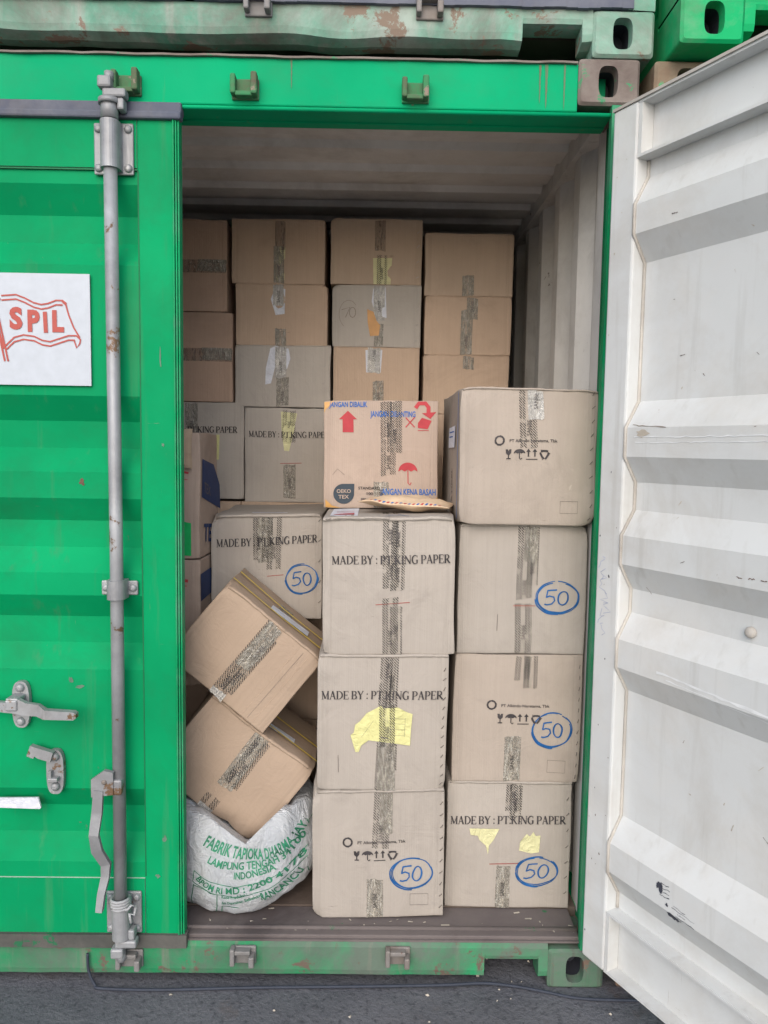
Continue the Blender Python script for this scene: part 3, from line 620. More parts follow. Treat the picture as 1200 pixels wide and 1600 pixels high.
# ------------------------------------------------------------------ cartons
class Carton:
    """x0..x1, z0..z1: faces seen in front; yf: front plane; d: depth. Artwork lies on the front and follows its dents"""
    def __init__(s, x0, x1, z0, z1, yf, d, mat, label, seed, rotz=0.0, px=None, group=None, amp=.005, crush=(), skew=(0,0,0,0), tilt=None, name='cardboard_carton', bulge=.003, flapside=True):
        s.w, s.h, s.d, s.seed, s.amp, s.bulge = x1-x0, z1-z0, d, seed, amp, bulge
        s.crush, s.skew, s.px = crush, skew, px
        cx = (x0+x1)/2
        s.T = empty(name, (cx, yf+d/2, z0), (0, 0, rotz), label=label, cat='cardboard box', group=group)
        if tilt:   # rotate about y through the face centre
            cz = (z0+z1)/2; ang = tilt
            off = Matrix.Rotation(ang, 3, 'Y') @ Vector((0, 0, -s.h/2))
            s.T.location = (cx+off.x, yf+d/2, cz+off.z); s.T.rotation_euler = (0, ang, rotz)
        rc = random.Random(int(seed*77)+5)
        s.crush = tuple(crush)+tuple((rc.choice((-1, 1)), rc.choice((-1, 1)), rc.uniform(.02, .045), rc.uniform(.002, .008)) for _ in range(2))+tuple((rc.uniform(-.9, .9), rc.uniform(-.9, .9), rc.uniform(.03, .09), rc.uniform(.002, .005)) for _ in range(3))
        s.mat = mat; s.body()
    def D(s, p):
        x, y, z = p; u = x/(s.w/2); v = (z-s.h/2)/(s.h/2); t = y/(s.d/2)
        a = s.amp; q = Vector((x*5.5+s.seed*3.1, y*4+s.seed*1.7, z*5.5-s.seed*2.3))
        dx, dy, dz = noise.noise(q), noise.noise(q+Vector((31, 7, 3))), noise.noise(q+Vector((9, 41, 17)))
        q2 = q*3.1; e = max(0, 1-(1-min(1, abs(v)))*6)*.6+max(0, 1-(1-min(1, abs(u)))*6)*.5
        dz += e*.8*noise.noise(q2+Vector((3, 3, 3))); dx += e*.6*noise.noise(q2+Vector((13, 3, 3))); dy += e*.7*noise.noise(q2)
        cu, cv, ct = max(0, 1-u*u), max(0, 1-v*v), max(0, 1-t*t)
        P = Vector((x+a*dx*.7, y+a*dy, z+a*dz*.7*(1 if v > -.98 else .3)))
        P.y -= s.bulge*cu*cv*(1 if t < 0 else -1)*min(1, abs(t)**3)
        P.x += s.bulge*.6*ct*cv*math.copysign(min(1, abs(u)**3), u)
        if v > .5: P.z -= s.bulge*.6*cu*ct
        for (cu_, cv_, r, amt) in s.crush:            # dented corners or spots on the front face (u, v)
            dist = math.hypot((u-cu_)*s.w/2, (v-cv_)*s.h/2)+max(0, (t+1)*s.d/2)*.7
            if dist < r:
                k = (1-dist/r)**2*amt; P.y += k; P.x -= .45*k*cu_; P.z -= .45*k*cv_
        k = s.skew; fz = z/s.h; fx = u
        P.x += k[0]*fz; P.z += k[1]*fx*fz; P.x += k[2]*fx*fz; P.z += k[3]*fx
        return P
    def body(s):
        bm = bmesh.new(); w, d, h = s.w/2, s.d/2, s.h; N = 14
        def grid(n, a): return [-a+2*a*i/n for i in range(n+1)]
        # rounded profile: insert close rows near edges
        def rows(a, n, e=.0045):
            g = grid(n, a); return [g[0], g[0]+e*.35, g[0]+e*1.2]+g[1:-1]+[g[-1]-e*1.2, g[-1]-e*.35, g[-1]]
        X, Y, Z = rows(w, N), rows(d, 8), [z+h/2 for z in rows(h/2, N)]
        cache = {}
        r = .0028
        def vert(x, y, z):
            k = (round(x, 5), round(y, 5), round(z, 5))
            if k not in cache:
                # round the edges
                c = Vector((max(-w+r, min(w-r, x)), max(-d+r, min(d-r, y)), max(r, min(h-r, z)))); v = Vector((x, y, z))-c
                if v.length > 1e-7: v = v.normalized()*r
                cache[k] = bm.verts.new(s.D(c+v))
            return cache[k]
        def face(f, A, B):
            for i in range(len(A)-1):
                for j in range(len(B)-1):
                    q = [vert(*f(A[i], B[j])), vert(*f(A[i+1], B[j])), vert(*f(A[i+1], B[j+1])), vert(*f(A[i], B[j+1]))]
                    if len(set(q)) == 4:
                        try: bm.faces.new(q)
                        except ValueError: pass
        face(lambda a, b: (a, -d, b), X, Z); face(lambda a, b: (a, d, b), X, Z)
        face(lambda a, b: (-w, a, b), Y, Z); face(lambda a, b: (w, a, b), Y, Z)
        face(lambda a, b: (a, b, 0), X, Y); face(lambda a, b: (a, b, h), X, Y)
        finish('carton_body', bm, s.mat, s.T, smooth=True)
    def M(s, px, py):
        """photo measurement on this face -> metres from its lower left corner"""
        l, t, r, b = s.px; return ((px-l)/(r-l)*s.w, (b-py)/(b-t)*s.h)
    def place(s, x, y, off, face='front'):
        if face == 'front': return s.D(Vector((x-s.w/2, -s.d/2, y)))+Vector((0, -off, 0))
        if face == 'top': return s.D(Vector((x-s.w/2, -s.d/2+y, s.h)))+Vector((0, 0, off))
        if face == 'left': return s.D(Vector((-s.w/2, s.d/2-x, y)))+Vector((-off, 0, 0))
        if face == 'right': return s.D(Vector((s.w/2, -s.d/2+x, y)))+Vector((off, 0, 0))
    def art(s, a, mat, name='printed_lettering', face='front', off=.0016):
        bm = bmesh.new(); vs = [bm.verts.new(s.place(x, y, off+k*.00003, face)) for x, y, k in a.v]
        for f in a.f:
            try: bm.faces.new([vs[i] for i in f])
            except ValueError: pass
        return finish(name, bm, mat, s.T)
    def tape(s, x, y0, y1, w=.048, mat=None, off=.0012, face='front', lean=0, name='packing_tape', text=True, horiz=False, seed=0):
        bm = bmesh.new(); uvl = bm.loops.layers.uv.new('UVMap'); n = max(4, int(abs(y1-y0)/.012)); m = 6; g = []
        rr = random.Random(int(s.seed*100+seed+x*1000))
        j0, j1 = rr.uniform(-.006, .006), rr.uniform(-.006, .006)
        for i in range(n+1):
            row = []
            for j in range(m+1):
                y = y0+(y1-y0)*i/n
                if i == 0: y += j0*j/m+rr.uniform(-.0025, .0025)
                if i == n: y += j1*j/m+rr.uniform(-.0025, .0025)
                xx = x+lean*(i/n)+w*(j/m-.5)
                wob = .0004*noise.noise(Vector((i*.5, j*.6, s.seed)))
                P = s.place(y, xx, off+wob, face) if horiz else s.place(xx, y, off+wob, face)
                row.append((bm.verts.new(P), (w*j/m, y)))
            g.append(row)
        for i in range(n):
            for j in range(m):
                q = (g[i][j], g[i][j+1], g[i+1][j+1], g[i+1][j]); f = bm.faces.new([a[0] for a in q])
                for lp, a in zip(f.loops, q): lp[uvl].uv = a[1]
        o = finish(name, bm, mat or TAPE, s.T, smooth=True)
        if text and not horiz:
            L_ = abs(y1-y0); y = y0+.012+rr.uniform(0, .03)
            while y+.05 < y1:
                a = Art(); a.text('SANBE', x+.0055+lean*((y-y0)/L_), y, .0115, .046, .0, ang=math.pi/2); y += .105
                s.art(a, INK, 'tape_lettering', face, off+.0008)
        return o
    def staples(s, u, zs, mat=STAPLE_D, ang=0.9, ln=.011):
        for z in zs:
            bm = bmesh.new(); c = s.place(u, z, .0012); aa = ang+rnd.uniform(-.25, .25); dx, dz = math.cos(aa)*ln/2, math.sin(aa)*ln/2
            tube(bm, [(c.x-dx, c.y+.001, c.z-dz), (c.x-dx*.9, c.y-.0012, c.z-dz*.9), (c.x+dx*.9, c.y-.0012, c.z+dz*.9), (c.x+dx, c.y+.001, c.z+dz)], .0009, 5)
            finish('staple', bm, mat, s.T)
    def flap(s, u0=0, u1=1, over=.007, drop=.006, face='top', seed=0, mat=None):
        """folded lid board lying on the top, its rough front edge slightly proud of the face"""
        bm = bmesh.new(); n = 36; rows = []
        for i in range(n+1):
            u = u0+(u1-u0)*i/n; x = u*s.w
            e = noise.noise(Vector((i*.45, s.seed*5+seed, 0))); e2 = noise.noise(Vector((i*1.3, s.seed+seed, 7)))
            p = s.place(min(max(x, .002), s.w-.002), .0, .0, 'top')
            yy = p.y-over*.6-over*.5*e; zz = p.z+.0015+.002*e2
            rows.append([bm.verts.new((p.x, s.place(x, min(.12, s.d*.4), 0, 'top').y, s.place(x, min(.12, s.d*.4), 0, 'top').z+.0025)), bm.verts.new((p.x, yy+.008, zz+.002)), bm.verts.new((p.x, yy, zz)), bm.verts.new((p.x, yy+.0005, zz-drop-.003*e2)), bm.verts.new((p.x, yy+.005, zz-drop-.002*e2))])
        for i in range(n):
            for k in range(4): bm.faces.new((rows[i][k], rows[i+1][k], rows[i+1][k+1], rows[i][k+1]))
        finish('lid_flap', bm, mat or s.mat, s.T, smooth=True)
def made_by(c, l, r, base_l, base_r=None, txt='MADE BY : PT.KING PAPER', size=.0255, mat=None):
    base_r = base_r if base_r is not None else base_l
    (xa, ya), (xb, yb) = c.M(l, base_l), c.M(r, base_r); a = Art(); sl_ = (yb-ya)/(xb-xa)
    serif(a, txt, xa, ya-sl_*xa, size, xb-xa, sl_); c.art(a, mat or INK, 'printed_lettering')
def fifty(c, px, py, rx=32, ry=25, seed=0):
    rr = random.Random(seed); (x, y) = c.M(px, py); k = c.w/(c.px[2]-c.px[0]); X, Y = rx*k, ry*k
    a = Art()
    for t in range(3):
        a0 = rr.uniform(60, 120); pts = circ(x+rr.uniform(-.003, .003), y+rr.uniform(-.0025, .0025), X*(1+t*.03), Y*(1-t*.02), a0, a0+rr.uniform(300, 355), 40)
        a.line(pts, [.0022+.0012*abs(math.sin(i*.21+t)) for i in range(len(pts))])
    pts = circ(x-X*.05, y, X*1.05, Y*1.06, 185, 275, 18); a.line(pts, .004)
    h = Y*rr.uniform(.85, 1.02); X *= rr.uniform(.92, 1.1); sh_ = rr.uniform(-.05, .25); v0_ = len(a.v)
    a.line([(x-X*.05, y+h*.52), (x-X*.30, y+h*.50), (x-X*.52, y+h*.46)], .0045)
    a.line([(x-X*.50, y+h*.48), (x-X*.55, y+h*.05), (x-X*.56, y+h*.0)], .004)
    a.line([(x-X*.56, y+h*.02), (x-X*.38, y+h*.12), (x-X*.16, y+h*.04), (x-X*.10, y-h*.20), (x-X*.24, y-h*.42), (x-X*.48, y-h*.50), (x-X*.62, y-h*.46)], .0045)
    a.line(circ(x+X*.30, y-h*.02, X*.24, h*.46, 80, 450, 22), [.0035+.0016*abs(math.sin(i*.3)) for i in range(23)])
    jx = rr.uniform(0, 9); a.v = [(vx+(sh_*(vy-y) if i_ >= v0_ else 0)+.0016*noise.noise(Vector((vx*40, vy*40, jx))), vy+.0016*noise.noise(Vector((vy*40, vx*40, jx+5))), vk) for i_, (vx, vy, vk) in enumerate(a.v)]
    c.art(a, MARK, 'handwritten_number')
def icons(c, px, py, k0=1.0):
    """ring emblem, maker line, and the glass / umbrella / arrows / recycling symbols"""
    a = Art(); k = c.w/(c.px[2]-c.px[0])*k0; (x, y) = c.M(px, py)
    def q(dx, dy): return (x+dx*k, y-dy*k)
    cx, cy = q(0, 0)
    a.line(circ(cx, cy, 6.6*k, n=22), [2.6*k, 3.2*k, 2.2*k, 2.8*k], True)
    tx, ty = q(15, 3); a.text('PT Alkindo Naratama, Tbk', tx, ty, 4.6*k, 75*k, .02)
    gx, gy = q(14, 22)     # glass
    a.poly([(gx-4.5*k, gy+8*k), (gx-1*k, gy+8*k), (gx, gy+5*k), (gx+1.5*k, gy+8*k), (gx+4.5*k, gy+8*k), (gx+4*k, gy+2*k), (gx+1*k, gy-1*k), (gx-1*k, gy-1*k), (gx-4*k, gy+2*k)])
    a.line([(gx, gy), (gx, gy-6*k)], 1.6*k); a.line([(gx-3.5*k, gy-6.5*k), (gx+3.5*k, gy-6.5*k)], 1.8*k)
    ux, uy = q(31, 22)     # umbrella
    a.poly([(ux-9*k, uy+1*k)]+circ(ux, uy+1*k, 9*k, 7*k, 170, 10, 10)+[(ux+9*k, uy+1*k), (ux+6*k, uy+2.6*k), (ux+3*k, uy+1*k), (ux, uy+2.6*k), (ux-3*k, uy+1*k), (ux-6*k, uy+2.6*k)])
    a.line([(ux, uy+8*k), (ux, uy-6*k), (ux+2*k, uy-8*k), (ux+4*k, uy-6*k)], 1.5*k)
    for dx in (47, 57):    # arrows
        ax, ay = q(dx-2, 22); a.line([(ax, ay-4*k), (ax, ay+5*k)], 2.2*k); a.poly([(ax-3.6*k, ay+3.5*k), (ax+3.6*k, ay+3.5*k), (ax, ay+8.5*k)])
    ax, ay = q(43-2, 30); a.line([(ax, ay), (ax+18*k, ay)], 1.4*k)
    rx, ry = q(70, 22)     # three chasing arrows
    for t in (90, 210, 330):
        A = [(rx+math.cos(R(t+d_))*r_*k, ry+math.sin(R(t+d_))*r_*k) for d_, r_ in ((-52, 7.2), (-22, 5.6), (22, 5.6), (38, 6.6))]
        a.line(A, 3.0*k); b0 = (rx+math.cos(R(t+62))*6.8*k, ry+math.sin(R(t+62))*6.8*k)
        e = [(rx+math.cos(R(t+36))*r_*k, ry+math.sin(R(t+36))*r_*k) for r_ in (3.8, 9.6)]; a.poly([e[0], b0, e[1]])
    c.art(a, INK, 'printed_symbols')
def stamp_box(c, l, t, r, b):
    a = Art(); (x0, y0), (x1, y1) = c.M(l, b), c.M(r, t); a.line([(x0, y0), (x1, y0), (x1, y1), (x0, y1)], .0011, True); c.art(a, INK_F, 'printed_box')
def tape_px(c, x, t, b, w=.048, **k):
    xx, y1 = c.M(x, t); _, y0 = c.M(x, b); c.tape(xx, max(y0, .001), min(y1, c.h-.001), w, **k)
def paper(c, pts, mat, lines=0, name='paper_docket', off=.0024):
    a = Art(); P = [c.M(*p) for p in pts]; a.poly(P); c.art(a, mat, name, off=off)
def redline(c, l, r, y, y2=None, mat=None):
    a = Art(); a.line([c.M(l, y), c.M(r, y2 if y2 else y)], .0022); c.art(a, mat or INK_RL, 'printed_line')
def crease(c, pts, w=.0016):
    a = Art(); a.line([c.M(*p) for p in pts], w); c.art(a, INK_F, 'crease_mark')
DEP = .56
GF = 'grey cartons stacked two across at the container mouth'
m1 = Carton(.366, .760, .1505, .5445, .10, DEP, K_GREY, 'grey carton on the container floor beside the white sack, ring emblem and circled blue 50', 1, px=(490,1238,695,1430), group=GF, skew=(-.004,0,0,.004), crush=((-1,1,.05,.02),(-1,-1,.04,.014)))
m2 = Carton(.375, .758, .5465, .9555, .10, DEP, K_GREY, 'grey carton with a torn yellow docket taped on, second up beside the tilted boxes', 2, px=(497,1024,699,1234), group=GF, crush=((-1,1,.04,.012),(1,-1,.06,.01)))
m3 = Carton(.389, .775, .9575, 1.3600, .10, DEP, K_GREY, 'grey carton with red line and no circled number, buff envelope lying on its top', 3, px=(506,808,713,1023), group=GF, skew=(-.004,0,0,.003), crush=((1,1,.05,.012),(-1,-1,.06,.01)), amp=.006)
r1 = Carton(.768, 1.150, .1505, .5510, .155, DEP, K_GREY, 'grey carton on the floor by the open door with two yellow scraps and circled 50', 4, px=(697,1223,891,1414), group=GF, crush=((-1,1,.04,.012),))
r2 = Carton(.779, 1.165, .5530, .9480, .155, DEP, K_PINK, 'pinkish grey carton, second up at the right post, symbols overlapped by a circled 50', 5, px=(706,1023,906,1218), group=GF, skew=(.004,0,0,0))
r3 = Carton(.788, 1.170, .9500, 1.3400, .155, DEP, K_GREY, 'grey carton under the top right one, crumpled tape beside a large circled 50', 6, px=(716,825,918,1021), group=GF, crush=((1,1,.05,.012),))
r4 = Carton(.779, 1.175, 1.3420, 1.7360, .12, DEP, K_PINK, 'topmost grey carton at the right post with ring emblem and blue tape on its side', 8, px=(720,607,933,822), group=GF, amp=.007, crush=((-1,1,.07,.016),(-1,-1,.06,.018),(1,-1,.05,.012)))
# m1
icons(m1, 545, 1313); fifty(m1, 645, 1364, 31, 25, 1); stamp_box(m1, 643, 1395, 671, 1412)
tape_px(m1, 596, 1240, 1322, .050, lean=.006, seed=1); tape_px(m1, 587, 1370, 1429, .050, mat=TAPE_C); tape_px(m1, 604, 1240, 1300, .04, off=.0018, mat=TAPE_C, text=False)
m1.staples(m1.w-.009, [.03+.036*i for i in range(10)]); m1.flap(.0, 1, over=.004)
# m2
made_by(m2, 503, 691, 1092, 1090); tape_px(m2, 600, 1026, 1233, .046, lean=.012, seed=2); tape_px(m2, 612, 1026, 1200, .036, off=.0019, seed=5); tape_px(m2, 606, 1150, 1233, .05, off=.0026, mat=TAPE_C, text=False)
paper(m2, [(557,1173),(549,1147),(554,1143),(556,1131),(563,1126),(574,1113),(596,1101),(600,1105),(623,1103),(636,1110),(645,1113),(643,1138),(642,1162),(618,1159),(586,1156),(577,1155),(566,1163),(562,1173)], YEL, off=.0034)
a = Art(); 
for yy in (1120, 1128, 1137, 1146): a.line([m2.M(612, yy), m2.M(634, yy+1)], .0007)
a.line([m2.M(634, 1119), m2.M(633, 1148)], .0007)
m2.art(a, INK_F, 'docket_print', off=.0042); a = Art(); a.line([m2.M(585, 1124), m2.M(566, 1150)], .0007)
m2.art(a, INK_F, 'docket_print', off=.0042); m2.tape(m2.M(606, 0)[0], m2.M(0, 1165)[1], m2.M(0, 1100)[1], .046, off=.0050, text=True, seed=7)
m2.staples(m2.w-.012, [.02+.029*i for i in range(13)]); m2.flap(.0, 1, over=.006, seed=2); crease(m2, [(530, 1178), (531, 1205)])
# m3
made_by(m3, 520, 705, 881, 878); redline(m3, 589, 642, 943, 940); tape_px(m3, 612, 812, 918, .046, seed=3); tape_px(m3, 622, 812, 922, .040, off=.0019, lean=.004, seed=9)
tape_px(m3, 612, 932, 1022, .046, lean=0, seed=4); tape_px(m3, 621, 945, 1022, .036, off=.0019, seed=8); m3.flap(.0, 1, over=.008, drop=.008); m3.flap(.03, .5, over=.013, drop=.004, seed=3)
m3.tape(.20, .0, .2, .05, face='top', text=False)
a = Art().poly([(.02, .03), (.02, .30), (.10, .30), (.10, .03)]); m3.art(a, WPAPER, 'shipping_label', 'top', .004)
a = Art().poly([(.03, .06), (.03, .10), (.09, .10), (.09, .06)]).line([(.035, .14), (.09, .14)], .006).line([(.035, .18), (.09, .18)], .006); m3.art(a, INK_R, 'label_print', 'top', .0048)
a = Art().line([(.18, .02), (.22, .04), (.19, .06), (.23, .08)], .004).line([(.25, .02), (.22, .07)], .004); m3.art(a, MARK, 'marker_scribble', 'top', .0048)
# r1
made_by(r1, 702, 882, 1286, 1285); redline(r1, 765, 815, 1347, 1345); fifty(r1, 841, 1357, 31, 24, 3)
tape_px(r1, 800, 1226, 1266, .05, lean=.002); tape_px(r1, 803, 1226, 1280, .034, off=.0019); tape_px(r1, 788, 1350, 1413, .044, mat=TAPE_C)
paper(r1, [(732,1292),(779,1293),(770,1310),(763,1318),(762,1332),(758,1318),(748,1310),(745,1303),(734,1302)], YEL2); paper(r1, [(812,1312),(822,1300),(827,1304),(832,1297),(836,1303),(843,1302),(842,1327),(830,1329),(811,1325)], YEL2)
r1.staples(r1.w-.012, [.05+.05*i for i in range(7)]); r1.flap(0, 1, over=.004, seed=1)
# r2
icons(r2, 766, 1100); fifty(r2, 862, 1138, 29, 28, 4); stamp_box(r2, 857, 1185, 884, 1203)
tape_px(r2, 812, 1024, 1062, .048, lean=.004); tape_px(r2, 825, 1024, 1074, .042, off=.0019, text=False); tape_px(r2, 801, 1148, 1217, .05, mat=TAPE_C, seed=3); r2.staples(r2.w-.010, [.02+.034*i for i in range(11)], ang=1.4)
# r3
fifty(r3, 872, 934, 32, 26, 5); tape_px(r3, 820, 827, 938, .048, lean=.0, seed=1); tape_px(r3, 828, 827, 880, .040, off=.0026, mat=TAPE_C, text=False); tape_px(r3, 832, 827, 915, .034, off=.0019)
tape_px(r3, 820, 944, 1020, .05, lean=-.002); redline(r3, 803, 838, 947); r3.flap(0, 1, over=.006, seed=4); crease(r3, [(779, 960), (778, 985)])
# r4
icons(r4, 782, 688); stamp_box(r4, 878, 782, 905, 801); tape_px(r4, 828, 608, 700, .050, lean=-.010, seed=6); tape_px(r4, 838, 608, 655, .046, off=.0019, lean=-.006, mat=TAPE_W, seed=2)
r4.staples(r4.w-.014, [.02+.041*i for i in range(10)], ang=.8); r4.flap(0, 1, over=.006, drop=.004, seed=6)
a = Art().line([(DEP-.055, .01), (DEP-.05, .385)], .008); r4.art(a, BLUET, 'blue_side_tape', 'left', .002)
a = Art().poly([(DEP-.30, .22), (DEP-.12, .225), (DEP-.12, .29), (DEP-.30, .285)]); r4.art(a, WPAPER, 'shipping_label', 'left', .003)
a = Art().line([(DEP-.27, .27), (DEP-.15, .272)], .004).line([(DEP-.27, .255), (DEP-.18, .257)], .004); r4.art(a, INK_B, 'label_print', 'left', .0038)
a = Art().text('ARTIKEL', DEP-.20, .03, .028, .13, .02, ang=math.pi/2); r4.art(a, INK_F, 'printed_lettering', 'left', .002)
# envelope on m3
E0 = empty('padded_envelope', (.64, .29, 1.366), label='buff padded envelope with striped edge lying on the middle grey carton', cat='envelope')
bm = bmesh.new(); nx_, ny_ = 22, 14; g1, g2 = [], []
for j in range(ny_+1):
    ra, rb = [], []
    for i in range(nx_+1):
        u, v = i/nx_*2-1, j/ny_*2-1; th = .021*(1-abs(u)**2.4)*(1-abs(v)**2.4)+.0012
        x_ = u*.135+.02*v; y_ = v*.085-.03*u; zc = .019+.012*(1-u)*.5+.009*noise.noise(Vector((u*2, v*2, 4)))
        ra.append(bm.verts.new((x_, y_, zc+th))); rb.append(bm.verts.new((x_, y_, max(.001, zc-th))))
    g1.append(ra); g2.append(rb)
for g in (g1, g2):
    for j in range(ny_):
        for i in range(nx_): bm.faces.new((g[j][i], g[j][i+1], g[j+1][i+1], g[j+1][i]))
for i in range(nx_):
    bm.faces.new((g1[0][i], g1[0][i+1], g2[0][i+1], g2[0][i])); bm.faces.new((g1[-1][i], g1[-1][i+1], g2[-1][i+1], g2[-1][i]))
for j in range(ny_):
    bm.faces.new((g1[j][0], g1[j+1][0], g2[j+1][0], g2[j][0])); bm.faces.new((g1[j][-1], g1[j+1][-1], g2[j+1][-1], g2[j][-1]))
finish('envelope_body', bm, BUFF, E0, smooth=True)
for k_, mt in ((0, INK_R), (1, INK_B)):
    bm = bmesh.new()
    for i in range(k_, 20, 2):
        u = -0.95+1.9*i/20; q = []
        for du, v in ((0, -.99), (.05, -.99), (.08, -.9), (.03, -.9)):
            uu = u+du; th = .021*(1-abs(uu)**2.4)*(1-abs(v)**2.4)+.0012
            q.append(bm.verts.new((uu*.135+.02*v, v*.085-.03*uu, .019+.012*(1-uu)*.5+.009*noise.noise(Vector((uu*2, v*2, 4)))+th+.0015)))
        bm.faces.new(q)
    finish('edge_stripes', bm, mt, E0)
# left middle carton
lm = Carton(-.022, .357, .968, 1.328, .50, .48, K_GREY, 'grey lettered carton with circled 50 behind the upper tilted brown box', 11, px=(327,808,500,978), crush=((-1,1,.05,.02),(1,1,.05,.014)), amp=.007, skew=(0,.004,0,.002))
made_by(lm, 335, 493, 860, 853, size=.027); fifty(lm, 469, 912, 24, 23, 7); redline(lm, 415, 440, 907, 905); lm.flap(0, 1, over=.008, drop=.008)
tape_px(lm, 412, 810, 885, .050, mat=TAPE_C, seed=2); tape_px(lm, 425, 810, 896, .048, off=.0019, lean=.004, seed=3); tape_px(lm, 402, 812, 880, .04, off=.0026, seed=3)
lm.staples(lm.w-.008, [.06+.07*i for i in range(5)])
a = Art().poly([(.13, .05), (.25, .06), (.25, .085), (.13, .075)]); lm.art(a, WPAPER, 'shipping_label', 'top', .004)
# red printed carton
rb = Carton(.368, .742, 1.3615, 1.7140, .42, .36, K_TAN, 'tan carton with red arrow and umbrella, blue handling words, behind the buff envelope', 12, px=(509,626,686,794), amp=.005, bulge=.006, skew=(-.004,0,0,.002), crush=((1,-1,.05,.01),))
a = Art(); P_ = rb.M
def arr(cx, t, b, hw, sw, hd): return [P_(cx, t), P_(cx+hw, t+hd), P_(cx+sw, t+hd), P_(cx+sw, b), P_(cx-sw, b), P_(cx-sw, t+hd), P_(cx-hw, t+hd)]
a.poly(arr(547, 642, 675, 14, 8.5, 13))
rb.art(a, INK_R, 'red_arrow'); a = Art()
a.line([P_(651, 637), P_(656, 630), P_(666, 630), P_(671, 636), P_(671, 647)], .013); a.poly([P_(661, 645), P_(683, 643), P_(674, 654)])
a.line([P_(636, 652), P_(650, 667)], .0035); a.line([P_(650, 651), P_(636, 667)], .0035)
a.poly([P_(655, 660), P_(661, 652), P_(676, 657), P_(670, 670), P_(655, 668)]); a.line([P_(655, 672), P_(672, 672)], .002)
rb.art(a, INK_R, 'red_tumble_symbol'); a = Art()
a.poly([P_(625, 735)]+[P_(640+math.cos(R(t))*15, 735-math.sin(R(t))*14) for t in range(170, 5, -15)]+[P_(655, 735), P_(650, 732), P_(645, 735), P_(640, 732), P_(635, 735), P_(630, 732)])
a.line([P_(640, 733), P_(640, 753), P_(643, 756), P_(645, 752)], .003)
rb.art(a, INK_R, 'red_umbrella_symbol')
a = Art(); x0, y0 = P_(518, 636); a.text('JANGAN DIBALIK', x0, y0, .017, P_(577, 0)[0]-x0, .03)
rb.art(a, INK_B, 'blue_lettering'); a = Art(); x0, y0 = P_(582, 651); a.text('JANGAN DIBANTING', x0, y0, .019, P_(651, 0)[0]-x0, .03)
rb.art(a, INK_B, 'blue_lettering'); a = Art(); x0, y0 = P_(597, 772); a.text('JANGAN KENA BASAH', x0, y0, .021, P_(683, 0)[0]-x0, .03); rb.art(a, INK_B, 'blue_lettering')
a = Art(); cx, cy = P_(540, 771); rr_ = .0335
a.poly([(cx+rr_*1.02, cy+rr_*1.0)]+circ(cx, cy, rr_, n=28, a0=85, a1=365)); rb.art(a, OEKO, 'textile_mark')
a = Art(); a.text('OEKO', cx, cy+.003, .0125, .046, .03, center=True); a.text('TEX', cx, cy-.016, .0125, .034, .03, center=True); rb.art(a, K_TAN, 'textile_mark_lettering', off=.0026)
a = Art(); x0, y0 = P_(562, 764); a.text('STANDARD', x0, y0, .0095, P_(596, 0)[0]-x0, .03); x1, y1 = P_(574, 773); a.text('100', x1, y1, .0095, .024, .03); x1, y1 = P_(566, 783); a.text('PERMANEN', x1, y1, .0095, .06, .03)
rb.art(a, INK, 'standard_lettering')
tape_px(rb, 609, 628, 742, .050, lean=.0, seed=3); tape_px(rb, 619, 628, 705, .050, off=.0019, lean=-.002, seed=5); tape_px(rb, 598, 752, 793, .05, mat=TAPE_C)
for q in ([(509,627),(525,627),(512,640),(510,645)], [(512,780),(522,790),(535,793),(512,793)], [(686,775),(686,793),(660,793),(672,786)]): paper(rb, q, flat('amber_tape', (.55,.30,.09), .35), name='corner_tape', off=.0014)
crease(rb, [(523,741),(530,732),(541,741)], .001)
# tilted brown cartons
def tilted(cx, cz, w, h, ang, yf, d, mat, label, seed, **k): return Carton(cx-w/2, cx+w/2, cz-h/2, cz+h/2, yf, d, mat, label, seed, tilt=ang, px=(0, 0, 100, 100), **k)
ta = tilted(.150, .922, .372, .288, R(39.2), .165, .30, K_TILT, 'upper tilted brown carton with two yellow straps and a white label', 14, amp=.006, bulge=.006, crush=((-1,1,.05,.01),(1,1,.04,.014)))
tb = tilted(.112, .562, .392, .300, R(37.2), .185, .32, K_TILT, 'lower tilted brown carton resting on the white sack', 15, amp=.008, bulge=.008, crush=((1,1,.04,.016),(0.4,-1,.07,.016),(1,-1,.06,.02)))
ta.tape(.19, .0, .287, .050, seed=1); ta.tape(.205, .03, .25, .046, off=.0019, seed=2, mat=TAPE); ta.tape(.195, .12, .285, .05, off=.0026, mat=TAPE_C, text=False)
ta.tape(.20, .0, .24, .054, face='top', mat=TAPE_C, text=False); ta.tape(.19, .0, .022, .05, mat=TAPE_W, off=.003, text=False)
for yy in (.075, .185):
    a = Art().line([(.002, yy), (.19, yy+.004), (.370, yy)], .009); ta.art(a, STRAPY, 'yellow_strap', 'top', .007)
a = Art().poly([(.150, .090), (.295, .100), (.297, .155), (.152, .145)]); ta.art(a, WPAPER, 'address_label', 'top', .0055)
a = Art().line([(.175, .128), (.27, .135)], .0018).line([(.175, .138), (.25, .144)], .0018); ta.art(a, INK_B, 'label_print', 'top', .0065)
for xx in (.285, .305, .325):
    a = Art().line([(xx, .01), (xx+.004, .27)], .0009); ta.art(a, INK_F if xx == .305 else K_BROWN, 'crease_mark')
ta.flap(0, 1, over=.006, drop=.006)
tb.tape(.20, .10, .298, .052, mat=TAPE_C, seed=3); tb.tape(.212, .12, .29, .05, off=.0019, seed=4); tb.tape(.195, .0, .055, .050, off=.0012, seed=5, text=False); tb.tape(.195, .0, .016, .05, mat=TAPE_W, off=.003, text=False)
for yy in (.07, .17):
    a = Art().line([(.002, yy), (.390, yy)], .009); tb.art(a, STRAPY, 'yellow_strap', 'top', .007)
